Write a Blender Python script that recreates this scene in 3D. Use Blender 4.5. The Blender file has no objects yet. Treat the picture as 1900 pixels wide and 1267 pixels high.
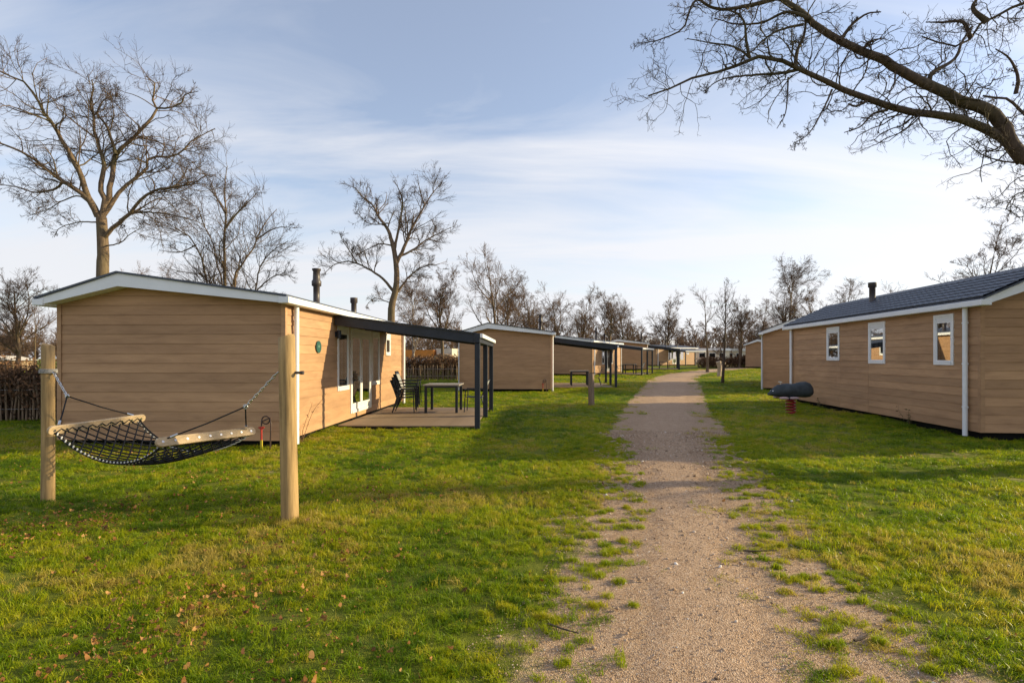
import bpy, math, random
import numpy as np
from mathutils import Vector, Matrix

R = math.radians
rng = np.random.default_rng(7)
random.seed(7)
SC = bpy.context.scene
COL = SC.collection

# ------------------------------------------------------------------ camera
EYE, F, CX, HY = 1.65, 1000.0, 950.0, 663.0
cam_d = bpy.data.cameras.new('camera')
cam = bpy.data.objects.new('camera', cam_d)
COL.objects.link(cam)
cam.location = (0, 0, EYE)
cam.rotation_euler = (R(90), 0, 0)
cam_d.sensor_width = 36.0
cam_d.lens = 36.0 * F / 1900.0
cam_d.shift_y = (HY - 633.5) / 1900.0
cam_d.clip_start = 0.05
cam_d.clip_end = 2000
SC.camera = cam

# ------------------------------------------------------------------ light
SUN_EL, SUN_AZ = R(16.5), R(80.5)           # azimuth clockwise from +Y
S = Vector((math.sin(SUN_AZ) * math.cos(SUN_EL), math.cos(SUN_AZ) * math.cos(SUN_EL), math.sin(SUN_EL)))
sun_d = bpy.data.lights.new('sun', 'SUN')
sun_d.energy = 3.1
sun_d.angle = R(0.6)
sun_d.color = (1.0, 0.83, 0.48)
sun = bpy.data.objects.new('sun', sun_d)
COL.objects.link(sun)
sun.rotation_euler = (-S).to_track_quat('-Z', 'Y').to_euler()
sun.location = (30, 10, 20)

world = bpy.data.worlds.new('World')
SC.world = world
world.use_nodes = True


def build_world():
    nt = world.node_tree
    N, L = nt.nodes, nt.links
    N.clear()
    out = N.new('ShaderNodeOutputWorld')
    bg = N.new('ShaderNodeBackground')
    bg.inputs['Strength'].default_value = 0.108
    L.new(bg.outputs[0], out.inputs[0])
    sky = N.new('ShaderNodeTexSky')
    sky.sky_type = 'NISHITA'
    sky.sun_disc = False
    sky.sun_elevation = SUN_EL
    sky.sun_rotation = SUN_AZ
    sky.altitude = 10
    sky.air_density = 1.0
    sky.dust_density = 0.6
    sky.ozone_density = 2.0
    tc = N.new('ShaderNodeTexCoord')
    sep = N.new('ShaderNodeSeparateXYZ')
    L.new(tc.outputs['Generated'], sep.inputs[0])

    def math_(op, a, b=None, c=None):
        m = N.new('ShaderNodeMath')
        m.operation = op
        for i, v in enumerate((a, b, c)):
            if v is None:
                continue
            if isinstance(v, (int, float)):
                m.inputs[i].default_value = v
            else:
                L.new(v, m.inputs[i])
        return m.outputs[0]
    zz = math_('MAXIMUM', sep.outputs['Z'], 0.0)
    den = math_('ADD', zz, 0.22)
    u = math_('DIVIDE', sep.outputs['X'], den)
    v = math_('DIVIDE', sep.outputs['Y'], den)
    cmb = N.new('ShaderNodeCombineXYZ')
    L.new(u, cmb.inputs[0]); L.new(v, cmb.inputs[1])
    mp = N.new('ShaderNodeMapping')
    mp.inputs['Rotation'].default_value = (0, 0, R(-16))
    mp.inputs['Scale'].default_value = (0.55, 2.1, 1)
    mp.inputs['Location'].default_value = (3.1, 1.7, 0)
    L.new(cmb.outputs[0], mp.inputs[0])
    n1 = N.new('ShaderNodeTexNoise')
    n1.inputs['Scale'].default_value = 1.15
    n1.inputs['Detail'].default_value = 7
    n1.inputs['Roughness'].default_value = 0.55
    n1.inputs['Distortion'].default_value = 0.7
    L.new(mp.outputs[0], n1.inputs['Vector'])
    n2 = N.new('ShaderNodeTexNoise')
    n2.inputs['Scale'].default_value = 0.35
    n2.inputs['Detail'].default_value = 3
    L.new(mp.outputs[0], n2.inputs['Vector'])
    # thin cirrus: more of it towards the horizon where one looks through it edge-on
    low = math_('SUBTRACT', 1.0, math_('MULTIPLY', zz, 1.75))
    low = math_('MAXIMUM', low, 0.0)
    low = math_('POWER', low, 1.4)
    den_ = math_('ADD', math_('MULTIPLY', n1.outputs[0], 1.9), math_('MULTIPLY', n2.outputs[0], 0.9))
    den_ = math_('SUBTRACT', den_, 1.10)
    den_ = math_('ADD', den_, math_('MULTIPLY', low, 0.78))
    clampn = N.new('ShaderNodeClamp')
    clampn.inputs['Min'].default_value = 0.2
    clampn.inputs['Max'].default_value = 0.93
    L.new(den_, clampn.inputs[0])
    # cloud brightness: brighter towards the sun
    dot = N.new('ShaderNodeVectorMath')
    dot.operation = 'DOT_PRODUCT'
    L.new(tc.outputs['Generated'], dot.inputs[0])
    dot.inputs[1].default_value = S
    fw = math_('MULTIPLY_ADD', dot.outputs['Value'], 0.5, 0.5)
    fw = math_('POWER', fw, 3.0)
    br = math_('MULTIPLY_ADD', fw, 0.95, 3.65)
    cc = N.new('ShaderNodeMix'); cc.data_type = 'RGBA'
    cc.blend_type = 'MULTIPLY'
    cc.inputs['Factor'].default_value = 1.0
    cc.inputs['A'].default_value = (0.98, 0.985, 1.03, 1)
    L.new(br, cc.inputs['B'])
    mx = N.new('ShaderNodeMix'); mx.data_type = 'RGBA'
    L.new(clampn.outputs[0], mx.inputs['Factor'])
    sk = N.new('ShaderNodeMix'); sk.data_type = 'RGBA'
    sk.blend_type = 'MULTIPLY'
    sk.inputs['Factor'].default_value = 1.0
    sk.inputs['B'].default_value = (1.06, 0.96, 0.95, 1)
    L.new(sky.outputs[0], sk.inputs['A'])
    L.new(sk.outputs['Result'], mx.inputs['A'])
    L.new(cc.outputs['Result'], mx.inputs['B'])
    L.new(mx.outputs['Result'], bg.inputs['Color'])


build_world()
SC.view_settings.view_transform = 'Standard'
SC.view_settings.look = 'None'
SC.view_settings.gamma = 1.0
SC.view_settings.use_curve_mapping = False
SC.view_settings.exposure = 1.16
SC.cycles.max_bounces = 6
SC.cycles.transparent_max_bounces = 12
SC.cycles.use_denoising = True

# ------------------------------------------------------------------ noise + terrain


def _h(ix, iy, s):
    v = np.sin(ix * 127.1 + iy * 311.7 + s * 74.7) * 43758.5453
    return v - np.floor(v)


def vnoise(x, y, s=0):
    x = np.asarray(x, float); y = np.asarray(y, float)
    ix, iy = np.floor(x), np.floor(y)
    fx, fy = x - ix, y - iy
    fx = fx * fx * (3 - 2 * fx); fy = fy * fy * (3 - 2 * fy)
    a, b = _h(ix, iy, s), _h(ix + 1, iy, s)
    c, d = _h(ix, iy + 1, s), _h(ix + 1, iy + 1, s)
    return (a * (1 - fx) + b * fx) * (1 - fy) + (c * (1 - fx) + d * fx) * fy


def fbm(x, y, s=0, o=3):
    t, a, n = 0, 1.0, 0
    for i in range(o):
        t = t + a * vnoise(np.asarray(x) * 2 ** i, np.asarray(y) * 2 ** i, s + i * 3.3)
        n += a
        a *= .5
    return t / n


# path centre line: Y, X, half width
PATH = np.array([(-3, -.6, .8), (0, .2, .75), (1.5, .65, .7), (2.7, 1.02, .64), (4.9, 1.62, .60), (7, 2.2, .68), (9.5, 2.78, .88),
                 (12, 3.4, 1.04), (16, 4.55, 1.14), (20, 5.75, 1.22), (25, 7.35, 1.3), (31, 9.2, 1.4), (36, 10.8, 1.4),
                 (40, 12.3, 1.4), (46, 15.0, 1.4), (56, 21, 1.4), (70, 32, 1.4)])


def path_d(x, y):
    """signed distance beyond the path edge (negative inside)"""
    px = np.interp(y, PATH[:, 0], PATH[:, 1]); hw = np.interp(y, PATH[:, 0], PATH[:, 2])
    dx = np.interp(np.asarray(y) + .5, PATH[:, 0], PATH[:, 1]) - np.interp(np.asarray(y) - .5, PATH[:, 0], PATH[:, 1])
    return np.abs(x - px) / np.sqrt(1 + dx * dx) - hw


def terrain(x, y):
    x = np.asarray(x, float); y = np.asarray(y, float)
    base = np.interp(y, [-10, 17, 28, 45, 60, 90, 400], [0, 0, .08, .25, .36, .40, .4])
    d = path_d(x, y)
    bump = (fbm(x * .35, y * .35, 1, 2) - .5) * .10 + (fbm(x * 1.1, y * 1.1, 5, 3) - .5) * .085
    k = np.clip((d + .4) / 1.2, .25, 1)
    near = np.clip((np.hypot(x, y) - 300) / -250, 0, 1)
    return base + bump * k * near


def tz(x, y):
    return float(terrain(x, y))


# ------------------------------------------------------------------ materials
MATS = {}


def principled(name):
    m = bpy.data.materials.new(name)
    m.use_nodes = True
    nt = m.node_tree
    return m, nt, nt.nodes['Principled BSDF']


def node(nt, t, **kw):
    n = nt.nodes.new(t)
    for k, v in kw.items():
        if k in n.inputs:
            n.inputs[k].default_value = v
        else:
            setattr(n, k, v)
    return n


def ramp(nt, src, stops):
    r = nt.nodes.new('ShaderNodeValToRGB')
    e = r.color_ramp.elements
    while len(e) < len(stops):
        e.new(.5)
    for i, (p, c) in enumerate(stops):
        e[i].position = p
        e[i].color = (*c, 1)
    nt.links.new(src, r.inputs[0])
    return r.outputs[0]


def noise(nt, scale, detail=4, rough=.55, mapping=None, coord='Object', dist=0.0):
    tc = nt.nodes.new('ShaderNodeTexCoord')
    src = tc.outputs[coord]
    if mapping:
        mp = nt.nodes.new('ShaderNodeMapping')
        mp.inputs['Scale'].default_value = mapping
        nt.links.new(src, mp.inputs[0])
        src = mp.outputs[0]
    n = nt.nodes.new('ShaderNodeTexNoise')
    n.inputs['Scale'].default_value = scale
    n.inputs['Detail'].default_value = detail
    n.inputs['Roughness'].default_value = rough
    n.inputs['Distortion'].default_value = dist
    nt.links.new(src, n.inputs['Vector'])
    return n.outputs[0]


def bump(nt, p, src, strength=.3, dist=.01):
    b = nt.nodes.new('ShaderNodeBump')
    b.inputs['Strength'].default_value = strength
    b.inputs['Distance'].default_value = dist
    nt.links.new(src, b.inputs['Height'])
    nt.links.new(b.outputs[0], p.inputs['Normal'])


def mix(nt, fac, a, b, mode='MIX'):
    m = nt.nodes.new('ShaderNodeMix')
    m.data_type = 'RGBA'
    m.blend_type = mode
    for sock, v in (('Factor', fac), ('A', a), ('B', b)):
        if isinstance(v, (int, float)):
            m.inputs[sock].default_value = v
        elif isinstance(v, tuple):
            m.inputs[sock].default_value = (*v, 1)
        else:
            nt.links.new(v, m.inputs[sock])
    return m.outputs['Result']


def simple(name, col, rough=.5, var=.25, scale=6, spec=.5, mapping=None, bmp=0.0, metal=0.0):
    m, nt, p = principled(name)
    n = noise(nt, scale, 5, .6, mapping)
    lo = tuple(c * (1 - var) for c in col)
    hi = tuple(min(1, c * (1 + var)) for c in col)
    nt.links.new(ramp(nt, n, [(.3, lo), (.7, hi)]), p.inputs['Base Color'])
    p.inputs['Roughness'].default_value = rough
    p.inputs['Specular IOR Level'].default_value = spec
    p.inputs['Metallic'].default_value = metal
    if bmp:
        bump(nt, p, n, bmp, .01)
    MATS[name] = m
    return m


def siding(name, mapping):
    m, nt, p = principled(name)
    g = noise(nt, 1.0, 7, .62, mapping, dist=.6)
    g2 = noise(nt, 1.0, 3, .5, tuple(v * .22 for v in mapping), dist=1.2)
    big = noise(nt, .45, 3, .5)
    c = ramp(nt, g, [(.28, (.20, .105, .054)), (.5, (.435, .252, .138)), (.74, (.60, .362, .205))])
    c = mix(nt, .55, c, ramp(nt, g2, [(.3, (.29, .16, .088)), (.7, (.58, .345, .19))]))
    c = mix(nt, .35, c, ramp(nt, big, [(.3, (.38, .223, .118)), (.7, (.51, .302, .155))]))
    # every board has its own shade
    oi = nt.nodes.new('ShaderNodeObjectInfo')
    hv = nt.nodes.new('ShaderNodeHueSaturation')
    mr = node(nt, 'ShaderNodeMapRange')
    mr.inputs['To Min'].default_value = .85; mr.inputs['To Max'].default_value = 1.1
    nt.links.new(oi.outputs['Random'], mr.inputs[0])
    nt.links.new(mr.outputs[0], hv.inputs['Value'])
    nt.links.new(c, hv.inputs['Color'])
    nt.links.new(hv.outputs[0], p.inputs['Base Color'])
    p.inputs['Roughness'].default_value = .62
    p.inputs['Specular IOR Level'].default_value = .3
    bump(nt, p, g, .25, .006)
    MATS[name] = m


siding('siding_x', (2.0, 12, 13))
siding('siding_y', (12, 2.0, 13))
simple('white', (.78, .79, .82), .4, .05, 2)
simple('white_pvc', (.80, .80, .81), .3, .04, 3)
simple('roof_dark', (.068, .078, .102), .5, .3, 8, .35)
simple('anthracite', (.018, .023, .034), .45, .2, 5, .35)
simple('dark_void', (.012, .012, .012), .9, .2, 3, .1)
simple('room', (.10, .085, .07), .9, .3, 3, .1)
simple('curtain', (.42, .41, .43), .9, .2, 14, .1, (8, 8, .3))
simple('flue', (.055, .042, .040), .45, .3, 6, .5)
simple('plaque', (.028, .10, .085), .4, .15, 8)
simple('plaque_print', (.20, .33, .27), .5, .1, 8)
simple('deck', (.30, .215, .145), .75, .28, 3, .3, (1.5, 12, 6), .2)
simple('table_top', (.34, .30, .27), .5, .1, 6)
simple('sling', (.33, .33, .34), .7, .12, 60)
simple('sling_dark', (.06, .06, .065), .7, .12, 60)
simple('post_wood', (.37, .245, .112), .8, .38, 3, .2, (9, 9, .7), .35)
simple('post_grey', (.23, .165, .115), .85, .4, 3, .2, (9, 9, .7), .35)
simple('bar_wood', (.46, .335, .20), .65, .25, 3, .3, (3, 3, 14), .2)
simple('rope_black', (.012, .012, .014), .8, .3, 60, .3)
simple('rope_white', (.62, .60, .55), .8, .25, 70, .2)
simple('rope_grey', (.33, .31, .29), .85, .6, 90, .2)
simple('steel', (.62, .62, .63), .28, .1, 10, .5, metal=1.0)
simple('rubber', (.042, .052, .060), .65, .3, 9, .4, bmp=.15)
simple('paw', (.52, .36, .37), .6, .15, 9)
simple('red_spring', (.30, .012, .016), .35, .2, 6)
simple('yellow_pipe', (.55, .42, .03), .4, .15, 6)
simple('red_tap', (.45, .03, .02), .4, .15, 6)
simple('hose', (.05, .025, .018), .5, .2, 6)
simple('paling', (.26, .185, .12), .85, .45, 2, .2, (6, 6, .8), .3)
simple('hedge_leaf', (.155, .082, .042), .8, .55, 2.5, .2)
simple('hedge_twig', (.085, .058, .040), .9, .4, 4, .1)
simple('orange', (.62, .22, .03), .6, .15, 3)
simple('cream', (.62, .55, .45), .7, .1, 2)
simple('grey_roof', (.12, .12, .13), .6, .2, 3)
simple('weed', (.10, .085, .03), .8, .4, 9)
simple('weed_dry', (.22, .12, .06), .85, .4, 9)
simple('stump', (.42, .32, .24), .85, .3, 4, .2, (4, 4, .8), .3)


def bark(name, a, b, green=.0):
    m, nt, p = principled(name)
    n = noise(nt, 3, 6, .65, (5, 5, .8))
    c = ramp(nt, n, [(.3, a), (.7, b)])
    if green:
        g = noise(nt, .8, 3, .5)
        c = mix(nt, ramp(nt, g, [(.45, (0, 0, 0)), (.7, (green, green, green))]), c, (.10, .115, .035))
    nt.links.new(c, p.inputs['Base Color'])
    p.inputs['Roughness'].default_value = .9
    p.inputs['Specular IOR Level'].default_value = .15
    bump(nt, p, n, .5, .03)
    MATS[name] = m


bark('bark', (.10, .068, .045), (.22, .155, .105), .35)
bark('bark_dark', (.055, .040, .032), (.13, .092, .07), .3)
bark('twig', (.062, .044, .036), (.125, .086, .064))
bark('twig_warm', (.11, .070, .048), (.19, .122, .082))
bark('birch', (.20, .16, .13), (.42, .36, .30))


def mk_glass():
    m, nt, p = principled('glass')
    nt.nodes.remove(p)
    out = nt.nodes['Material Output']
    gl = node(nt, 'ShaderNodeBsdfGlossy', Roughness=.015)
    gl.inputs['Color'].default_value = (.95, .97, 1, 1)
    tr = node(nt, 'ShaderNodeBsdfTransparent')
    tr.inputs['Color'].default_value = (.62, .64, .64, 1)
    lw = node(nt, 'ShaderNodeLayerWeight', Blend=.32)
    mr = node(nt, 'ShaderNodeMapRange')
    mr.inputs['To Min'].default_value = .22; mr.inputs['To Max'].default_value = .9
    nt.links.new(lw.outputs['Facing'], mr.inputs[0])
    mx = nt.nodes.new('ShaderNodeMixShader')
    nt.links.new(mr.outputs[0], mx.inputs[0])
    nt.links.new(tr.outputs[0], mx.inputs[1])
    nt.links.new(gl.outputs[0], mx.inputs[2])
    nt.links.new(mx.outputs[0], out.inputs[0])
    MATS['glass'] = m


mk_glass()


def gravel_colour(nt):
    """colour and height of trodden gravel, shared by the path and its bare margins"""
    tc = nt.nodes.new('ShaderNodeTexCoord')
    vo = node(nt, 'ShaderNodeTexVoronoi', Scale=135.0)
    nt.links.new(tc.outputs['Object'], vo.inputs['Vector'])
    sepc = nt.nodes.new('ShaderNodeSeparateColor')
    nt.links.new(vo.outputs['Color'], sepc.inputs[0])
    stones = ramp(nt, sepc.outputs[0], [(.0, (.11, .062, .030)), (.3, (.40, .26, .15)), (.75, (.58, .40, .255)), (1.0, (.80, .66, .51))])
    big = noise(nt, .7, 5, .6)
    c = mix(nt, .3, stones, ramp(nt, big, [(.3, (.42, .245, .145)), (.7, (.62, .405, .262))]))
    mid = noise(nt, 7, 5, .7)
    c = mix(nt, .3, c, ramp(nt, mid, [(.3, (.22, .13, .075)), (.7, (.62, .44, .31))]))
    hsum = node(nt, 'ShaderNodeMath', operation='ADD')
    nt.links.new(vo.outputs['Distance'], hsum.inputs[0])
    mm = node(nt, 'ShaderNodeMath', operation='MULTIPLY')
    nt.links.new(mid, mm.inputs[0]); mm.inputs[1].default_value = 3.0
    nt.links.new(mm.outputs[0], hsum.inputs[1])
    return c, hsum.outputs[0]


def mk_gravel():
    m, nt, p = principled('gravel')
    c, h = gravel_colour(nt)
    nt.links.new(c, p.inputs['Base Color'])
    p.inputs['Roughness'].default_value = .93
    p.inputs['Specular IOR Level'].default_value = .15
    bump(nt, p, h, .7, .016)
    MATS['gravel'] = m


def mk_ground():
    m, nt, p = principled('ground')
    n1 = noise(nt, .5, 5, .6)
    n2 = noise(nt, 5, 6, .7)
    n3 = noise(nt, 40, 4, .7)
    g = ramp(nt, n1, [(.3, (.11, .155, .014)), (.5, (.19, .225, .018)), (.7, (.26, .25, .034))])
    g = mix(nt, .62, g, ramp(nt, n2, [(.30, (.050, .040, .020)), (.5, (.12, .135, .018)), (.75, (.26, .24, .045))]))
    s, gh = gravel_colour(nt)
    s = mix(nt, .12, s, ramp(nt, n3, [(.3, (.18, .125, .07)), (.6, (.36, .26, .16)), (.8, (.52, .42, .32))]))
    at = nt.nodes.new('ShaderNodeAttribute')
    at.attribute_name = 'bare'
    ad = node(nt, 'ShaderNodeMath', operation='ADD')
    nt.links.new(at.outputs['Fac'], ad.inputs[0])
    sb = node(nt, 'ShaderNodeMath', operation='MULTIPLY_ADD')
    nt.links.new(n2, sb.inputs[0]); sb.inputs[1].default_value = 1.0; sb.inputs[2].default_value = -.5
    nt.links.new(sb.outputs[0], ad.inputs[1])
    f = ramp(nt, ad.outputs[0], [(.35, (0, 0, 0)), (.6, (1, 1, 1))])
    nt.links.new(mix(nt, f, g, s), p.inputs['Base Color'])
    p.inputs['Roughness'].default_value = .95
    p.inputs['Specular IOR Level'].default_value = .1
    hm = node(nt, 'ShaderNodeMath', operation='MULTIPLY_ADD')
    nt.links.new(n3, hm.inputs[0]); hm.inputs[1].default_value = 1.0
    nt.links.new(gh, hm.inputs[2])
    bump(nt, p, hm.outputs[0], .7, .016)
    MATS['ground'] = m


mk_ground()


mk_gravel()


def mk_tinted(name, stops, rough=.6, transl=.35):
    """colour picked along a ramp by the per-instance attribute 'tint'"""
    m, nt, p = principled(name)
    at = nt.nodes.new('ShaderNodeAttribute')
    at.attribute_type = 'INSTANCER'
    at.attribute_name = 'tint'
    c = ramp(nt, at.outputs['Fac'], stops)
    n = noise(nt, 3, 3, .6)
    c = mix(nt, .25, c, ramp(nt, n, [(.3, (.5, .5, .5)), (.7, (1, 1, 1))]), 'MULTIPLY')
    nt.links.new(c, p.inputs['Base Color'])
    p.inputs['Roughness'].default_value = rough
    p.inputs['Specular IOR Level'].default_value = .25
    if transl:
        out = nt.nodes['Material Output']
        tr = nt.nodes.new('ShaderNodeBsdfTranslucent')
        nt.links.new(c, tr.inputs[0])
        mx = nt.nodes.new('ShaderNodeMixShader')
        mx.inputs[0].default_value = transl
        nt.links.new(p.outputs[0], mx.inputs[1])
        nt.links.new(tr.outputs[0], mx.inputs[2])
        nt.links.new(mx.outputs[0], out.inputs[0])
    MATS[name] = m


mk_tinted('grass', [(0, (.085, .165, .006)), (.35, (.215, .315, .008)), (.68, (.38, .42, .010)), (.9, (.50, .45, .020)), (1, (.54, .42, .09))], .4, .5)
mk_tinted('leaf', [(0, (.10, .042, .018)), (.5, (.33, .145, .038)), (1, (.54, .30, .11))], .7, .25)
mk_tinted('pebble', [(0, (.14, .09, .055)), (.5, (.42, .29, .19)), (.9, (.60, .47, .36)), (1, (.78, .72, .66))], .85, 0)

# ------------------------------------------------------------------ mesh helpers


def link(o, parent=None):
    COL.objects.link(o)
    if parent is not None:
        o.parent = parent
    return o


def tag(o, label=None, cat=None, group=None, kind=None):
    if label: o['label'] = label
    if cat: o['category'] = cat
    if group: o['group'] = group
    if kind: o['kind'] = kind
    return o


def empty(name, loc, rz=0, label=None, cat=None, group=None):
    o = bpy.data.objects.new(name, None)
    o.empty_display_size = .3
    link(o)
    o.location = loc
    o.rotation_euler = (0, 0, rz)
    return tag(o, label, cat, group)


def fast_mesh(name, V, Q, smooth=False, mat=None):
    """V (n,3), Q (m,4) quads or (m,3) triangles as numpy"""
    me = bpy.data.meshes.new(name)
    V = np.ascontiguousarray(V, dtype=np.float32)
    Q = np.ascontiguousarray(Q, dtype=np.int32)
    k = Q.shape[1]
    me.vertices.add(len(V))
    me.vertices.foreach_set('co', V.ravel())
    me.loops.add(Q.size)
    me.loops.foreach_set('vertex_index', Q.ravel())
    me.polygons.add(len(Q))
    me.polygons.foreach_set('loop_start', np.arange(0, Q.size, k, dtype=np.int32))
    if smooth:
        me.polygons.foreach_set('use_smooth', np.ones(len(Q), dtype=bool))
    me.update(calc_edges=True)
    if mat:
        me.materials.append(MATS[mat])
    return me


class MB:
    def __init__(self, tf=None):
        self.v, self.f, self.tf, self.sm = [], [], tf, []

    def add(self, vs, fs, smooth=False):
        b = len(self.v)
        for p in vs:
            self.v.append(tuple(self.tf(p)) if self.tf else tuple(p))
        for f in fs:
            self.f.append(tuple(i + b for i in f))
            self.sm.append(smooth)
        return self

    def box(self, lo, hi):
        x0, y0, z0 = lo; x1, y1, z1 = hi
        return self.add([(x0, y0, z0), (x1, y0, z0), (x1, y1, z0), (x0, y1, z0), (x0, y0, z1), (x1, y0, z1), (x1, y1, z1), (x0, y1, z1)],
                        [(0, 3, 2, 1), (4, 5, 6, 7), (0, 1, 5, 4), (1, 2, 6, 5), (2, 3, 7, 6), (3, 0, 4, 7)])

    def hexa(self, vs):
        """8 corners: bottom ring then top ring"""
        return self.add(vs, [(0, 3, 2, 1), (4, 5, 6, 7), (0, 1, 5, 4), (1, 2, 6, 5), (2, 3, 7, 6), (3, 0, 4, 7)])

    def prism(self, poly, axis, a, b):
        """extrude a 2D polygon along an axis from a to b"""
        n = len(poly)

        def p3(q, t):
            if axis == 'y': return (q[0], t, q[1])
            if axis == 'x': return (t, q[0], q[1])
            return (q[0], q[1], t)
        vs = [p3(q, a) for q in poly] + [p3(q, b) for q in poly]
        fs = [tuple(range(n)), tuple(range(2 * n - 1, n - 1, -1))]
        fs += [(i, i + n, (i + 1) % n + n, (i + 1) % n) for i in range(n)]
        return self.add(vs, fs)

    def tube(self, pts, rad, n=8, caps=True, closed=False):
        pts = [Vector(p) for p in pts]
        m = len(pts)
        rr = rad if isinstance(rad, (list, tuple)) else [rad] * m
        vs, fs = [], []
        prev = None
        for i, p in enumerate(pts):
            if closed:
                t = pts[(i + 1) % m] - pts[i - 1]
            else:
                t = pts[min(i + 1, m - 1)] - pts[max(i - 1, 0)]
            t.normalize()
            if prev is None:
                a = t.cross(Vector((.13, .37, .92)))
                if a.length < .1: a = t.cross(Vector((1, 0, 0)))
            else:
                a = prev - t * prev.dot(t)
            a.normalize(); prev = a
            b = t.cross(a)
            for k in range(n):
                an = 2 * math.pi * k / n
                vs.append(p + (a * math.cos(an) + b * math.sin(an)) * rr[i])
        for i in range(m if closed else m - 1):
            j = (i + 1) % m
            for k in range(n):
                k2 = (k + 1) % n
                fs.append((i * n + k, i * n + k2, j * n + k2, j * n + k))
        self.add(vs, fs, True)
        if caps and not closed:
            self.add([vs[k] for k in range(n)], [tuple(range(n - 1, -1, -1))])
            self.add([vs[(m - 1) * n + k] for k in range(n)], [tuple(range(n))])
        return self

    def lathe(self, prof, c=(0, 0, 0), n=16):
        return self.tube([(c[0], c[1], c[2] + z) for r, z in prof], [r for r, z in prof], n)

    def mesh(self, name, mat):
        me = bpy.data.meshes.new(name)
        me.from_pydata(self.v, [], self.f)
        me.polygons.foreach_set('use_smooth', self.sm)
        me.update()
        me.materials.append(MATS[mat])
        return me

    def build(self, name, mat, parent=None, bevel=0):
        o = bpy.data.objects.new(name, self.mesh(name, mat))
        link(o, parent)
        if bevel:
            b = o.modifiers.new('bevel', 'BEVEL')
            b.width = bevel; b.segments = 2; b.limit_method = 'ANGLE'
        return o


def at(px, py, Z):
    return Vector(((px - CX) / F * Z, Z, EYE + (HY - py) / F * Z))


# ------------------------------------------------------------------ ground + path


def spread(a, b, fine0, fine1, step, growth):
    c = list(np.arange(fine0, fine1 + 1e-6, step))
    s, x = step, fine1
    while x < b:
        s *= growth; x += s; c.append(x)
    s, x = step, fine0
    while x > a:
        s *= growth; x -= s; c.insert(0, x)
    return np.array(c)


def bare_mask(x, y):
    d = path_d(x, y)
    n = fbm(np.asarray(x) * 1.3, np.asarray(y) * 1.3, 11, 3)
    wide = np.interp(y, [0, 3, 6, 10, 20], [1.0, 1.0, .85, .5, .25])
    right = np.asarray(x) > np.interp(y, PATH[:, 0], PATH[:, 1])
    wide = np.where(right, wide * .95, wide * .9)
    b = 1 - np.clip(d / wide, 0, 1)
    b = np.clip(b + (n - .5) * 1.1 * (b > 0), 0, 1)
    # a few bare scuffed patches in the lawn
    q = fbm(np.asarray(x) * .55 + 9, np.asarray(y) * .55, 21, 3)
    return np.maximum(b, np.clip((q - .68) * 5, 0, .34))


def build_ground():
    xs = spread(-420, 420, -8, 9, .16, 1.07)
    ys = spread(-60, 700, 0, 20, .16, 1.06)
    X, Y = np.meshgrid(xs, ys)
    Z = terrain(X, Y)
    V = np.stack([X.ravel(), Y.ravel(), Z.ravel()], 1)
    nx, ny = len(xs), len(ys)
    i, j = np.meshgrid(np.arange(nx - 1), np.arange(ny - 1))
    a = (j * nx + i).ravel()
    Q = np.stack([a, a + 1, a + nx + 1, a + nx], 1)
    me = fast_mesh('ground', V, Q, True, 'ground')
    at_ = me.attributes.new('bare', 'FLOAT', 'POINT')
    at_.data.foreach_set('value', bare_mask(V[:, 0], V[:, 1]).astype(np.float32))
    o = link(bpy.data.objects.new('ground', me))
    tag(o, 'lawn ground of the holiday park spreading to the woods', None, None, 'structure')


def build_path():
    ys = np.concatenate([np.arange(-2.5, 14, .06), np.arange(14, 58, .3)])
    cols = np.linspace(-1, 1, 25)
    px = np.interp(ys, PATH[:, 0], PATH[:, 1]); hw = np.interp(ys, PATH[:, 0], PATH[:, 2])
    # smooth the polyline
    k = np.ones(21) / 21
    pxs = np.convolve(np.pad(px, 10, mode='edge'), k, 'valid'); pxs[:11] = px[:11]; pxs[-11:] = px[-11:]
    V = []
    for c in cols:
        if c < 0:
            e = hw * .74 + .75 * (fbm(ys * 1.7, ys * 0 + 3, 31, 5) - .45)
        else:
            e = hw * .74 + .75 * (fbm(ys * 1.7, ys * 0 + 8, 37, 5) - .45)
        x = pxs + c * e
        q = np.clip((abs(c) - .35) / .65, 0, 1)
        z = terrain(x, ys) + .014 - .026 * q * q * (3 - 2 * q)
        V.append(np.stack([x, ys, z], 1))
    V = np.stack(V, 1)
    n, m = V.shape[:2]
    i, j = np.meshgrid(np.arange(m - 1), np.arange(n - 1))
    a = (j * m + i).ravel()
    Q = np.stack([a, a + 1, a + m + 1, a + m], 1)
    me = fast_mesh('gravel_path', V.reshape(-1, 3), Q, True, 'gravel')
    o = link(bpy.data.objects.new('gravel_path', me))
    tag(o, 'worn tan gravel path winding between the cottages', None, None, 'structure')


build_ground()
build_path()

# ------------------------------------------------------------------ cottages
W_, L_ = 4.24, 9.2
COURSE = .178
Z0 = .13


def cut_cells(u0, u1, z0, z1, openings):
    """rectangles of [u0,u1]x[z0,z1] left over when the openings are taken out"""
    zb = sorted({z0, z1} | {z for o in openings for z in (o[2], o[3]) if z0 < z < z1})
    out = []
    for a, b in zip(zb[:-1], zb[1:]):
        spans = sorted((o[0], o[1]) for o in openings if o[2] < b - 1e-6 and o[3] > a + 1e-6)
        u = u0
        for s, e in spans:
            if s > u: out.append((u, min(s, u1), a, b))
            u = max(u, e)
        if u < u1: out.append((u, u1, a, b))
    return out


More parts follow.
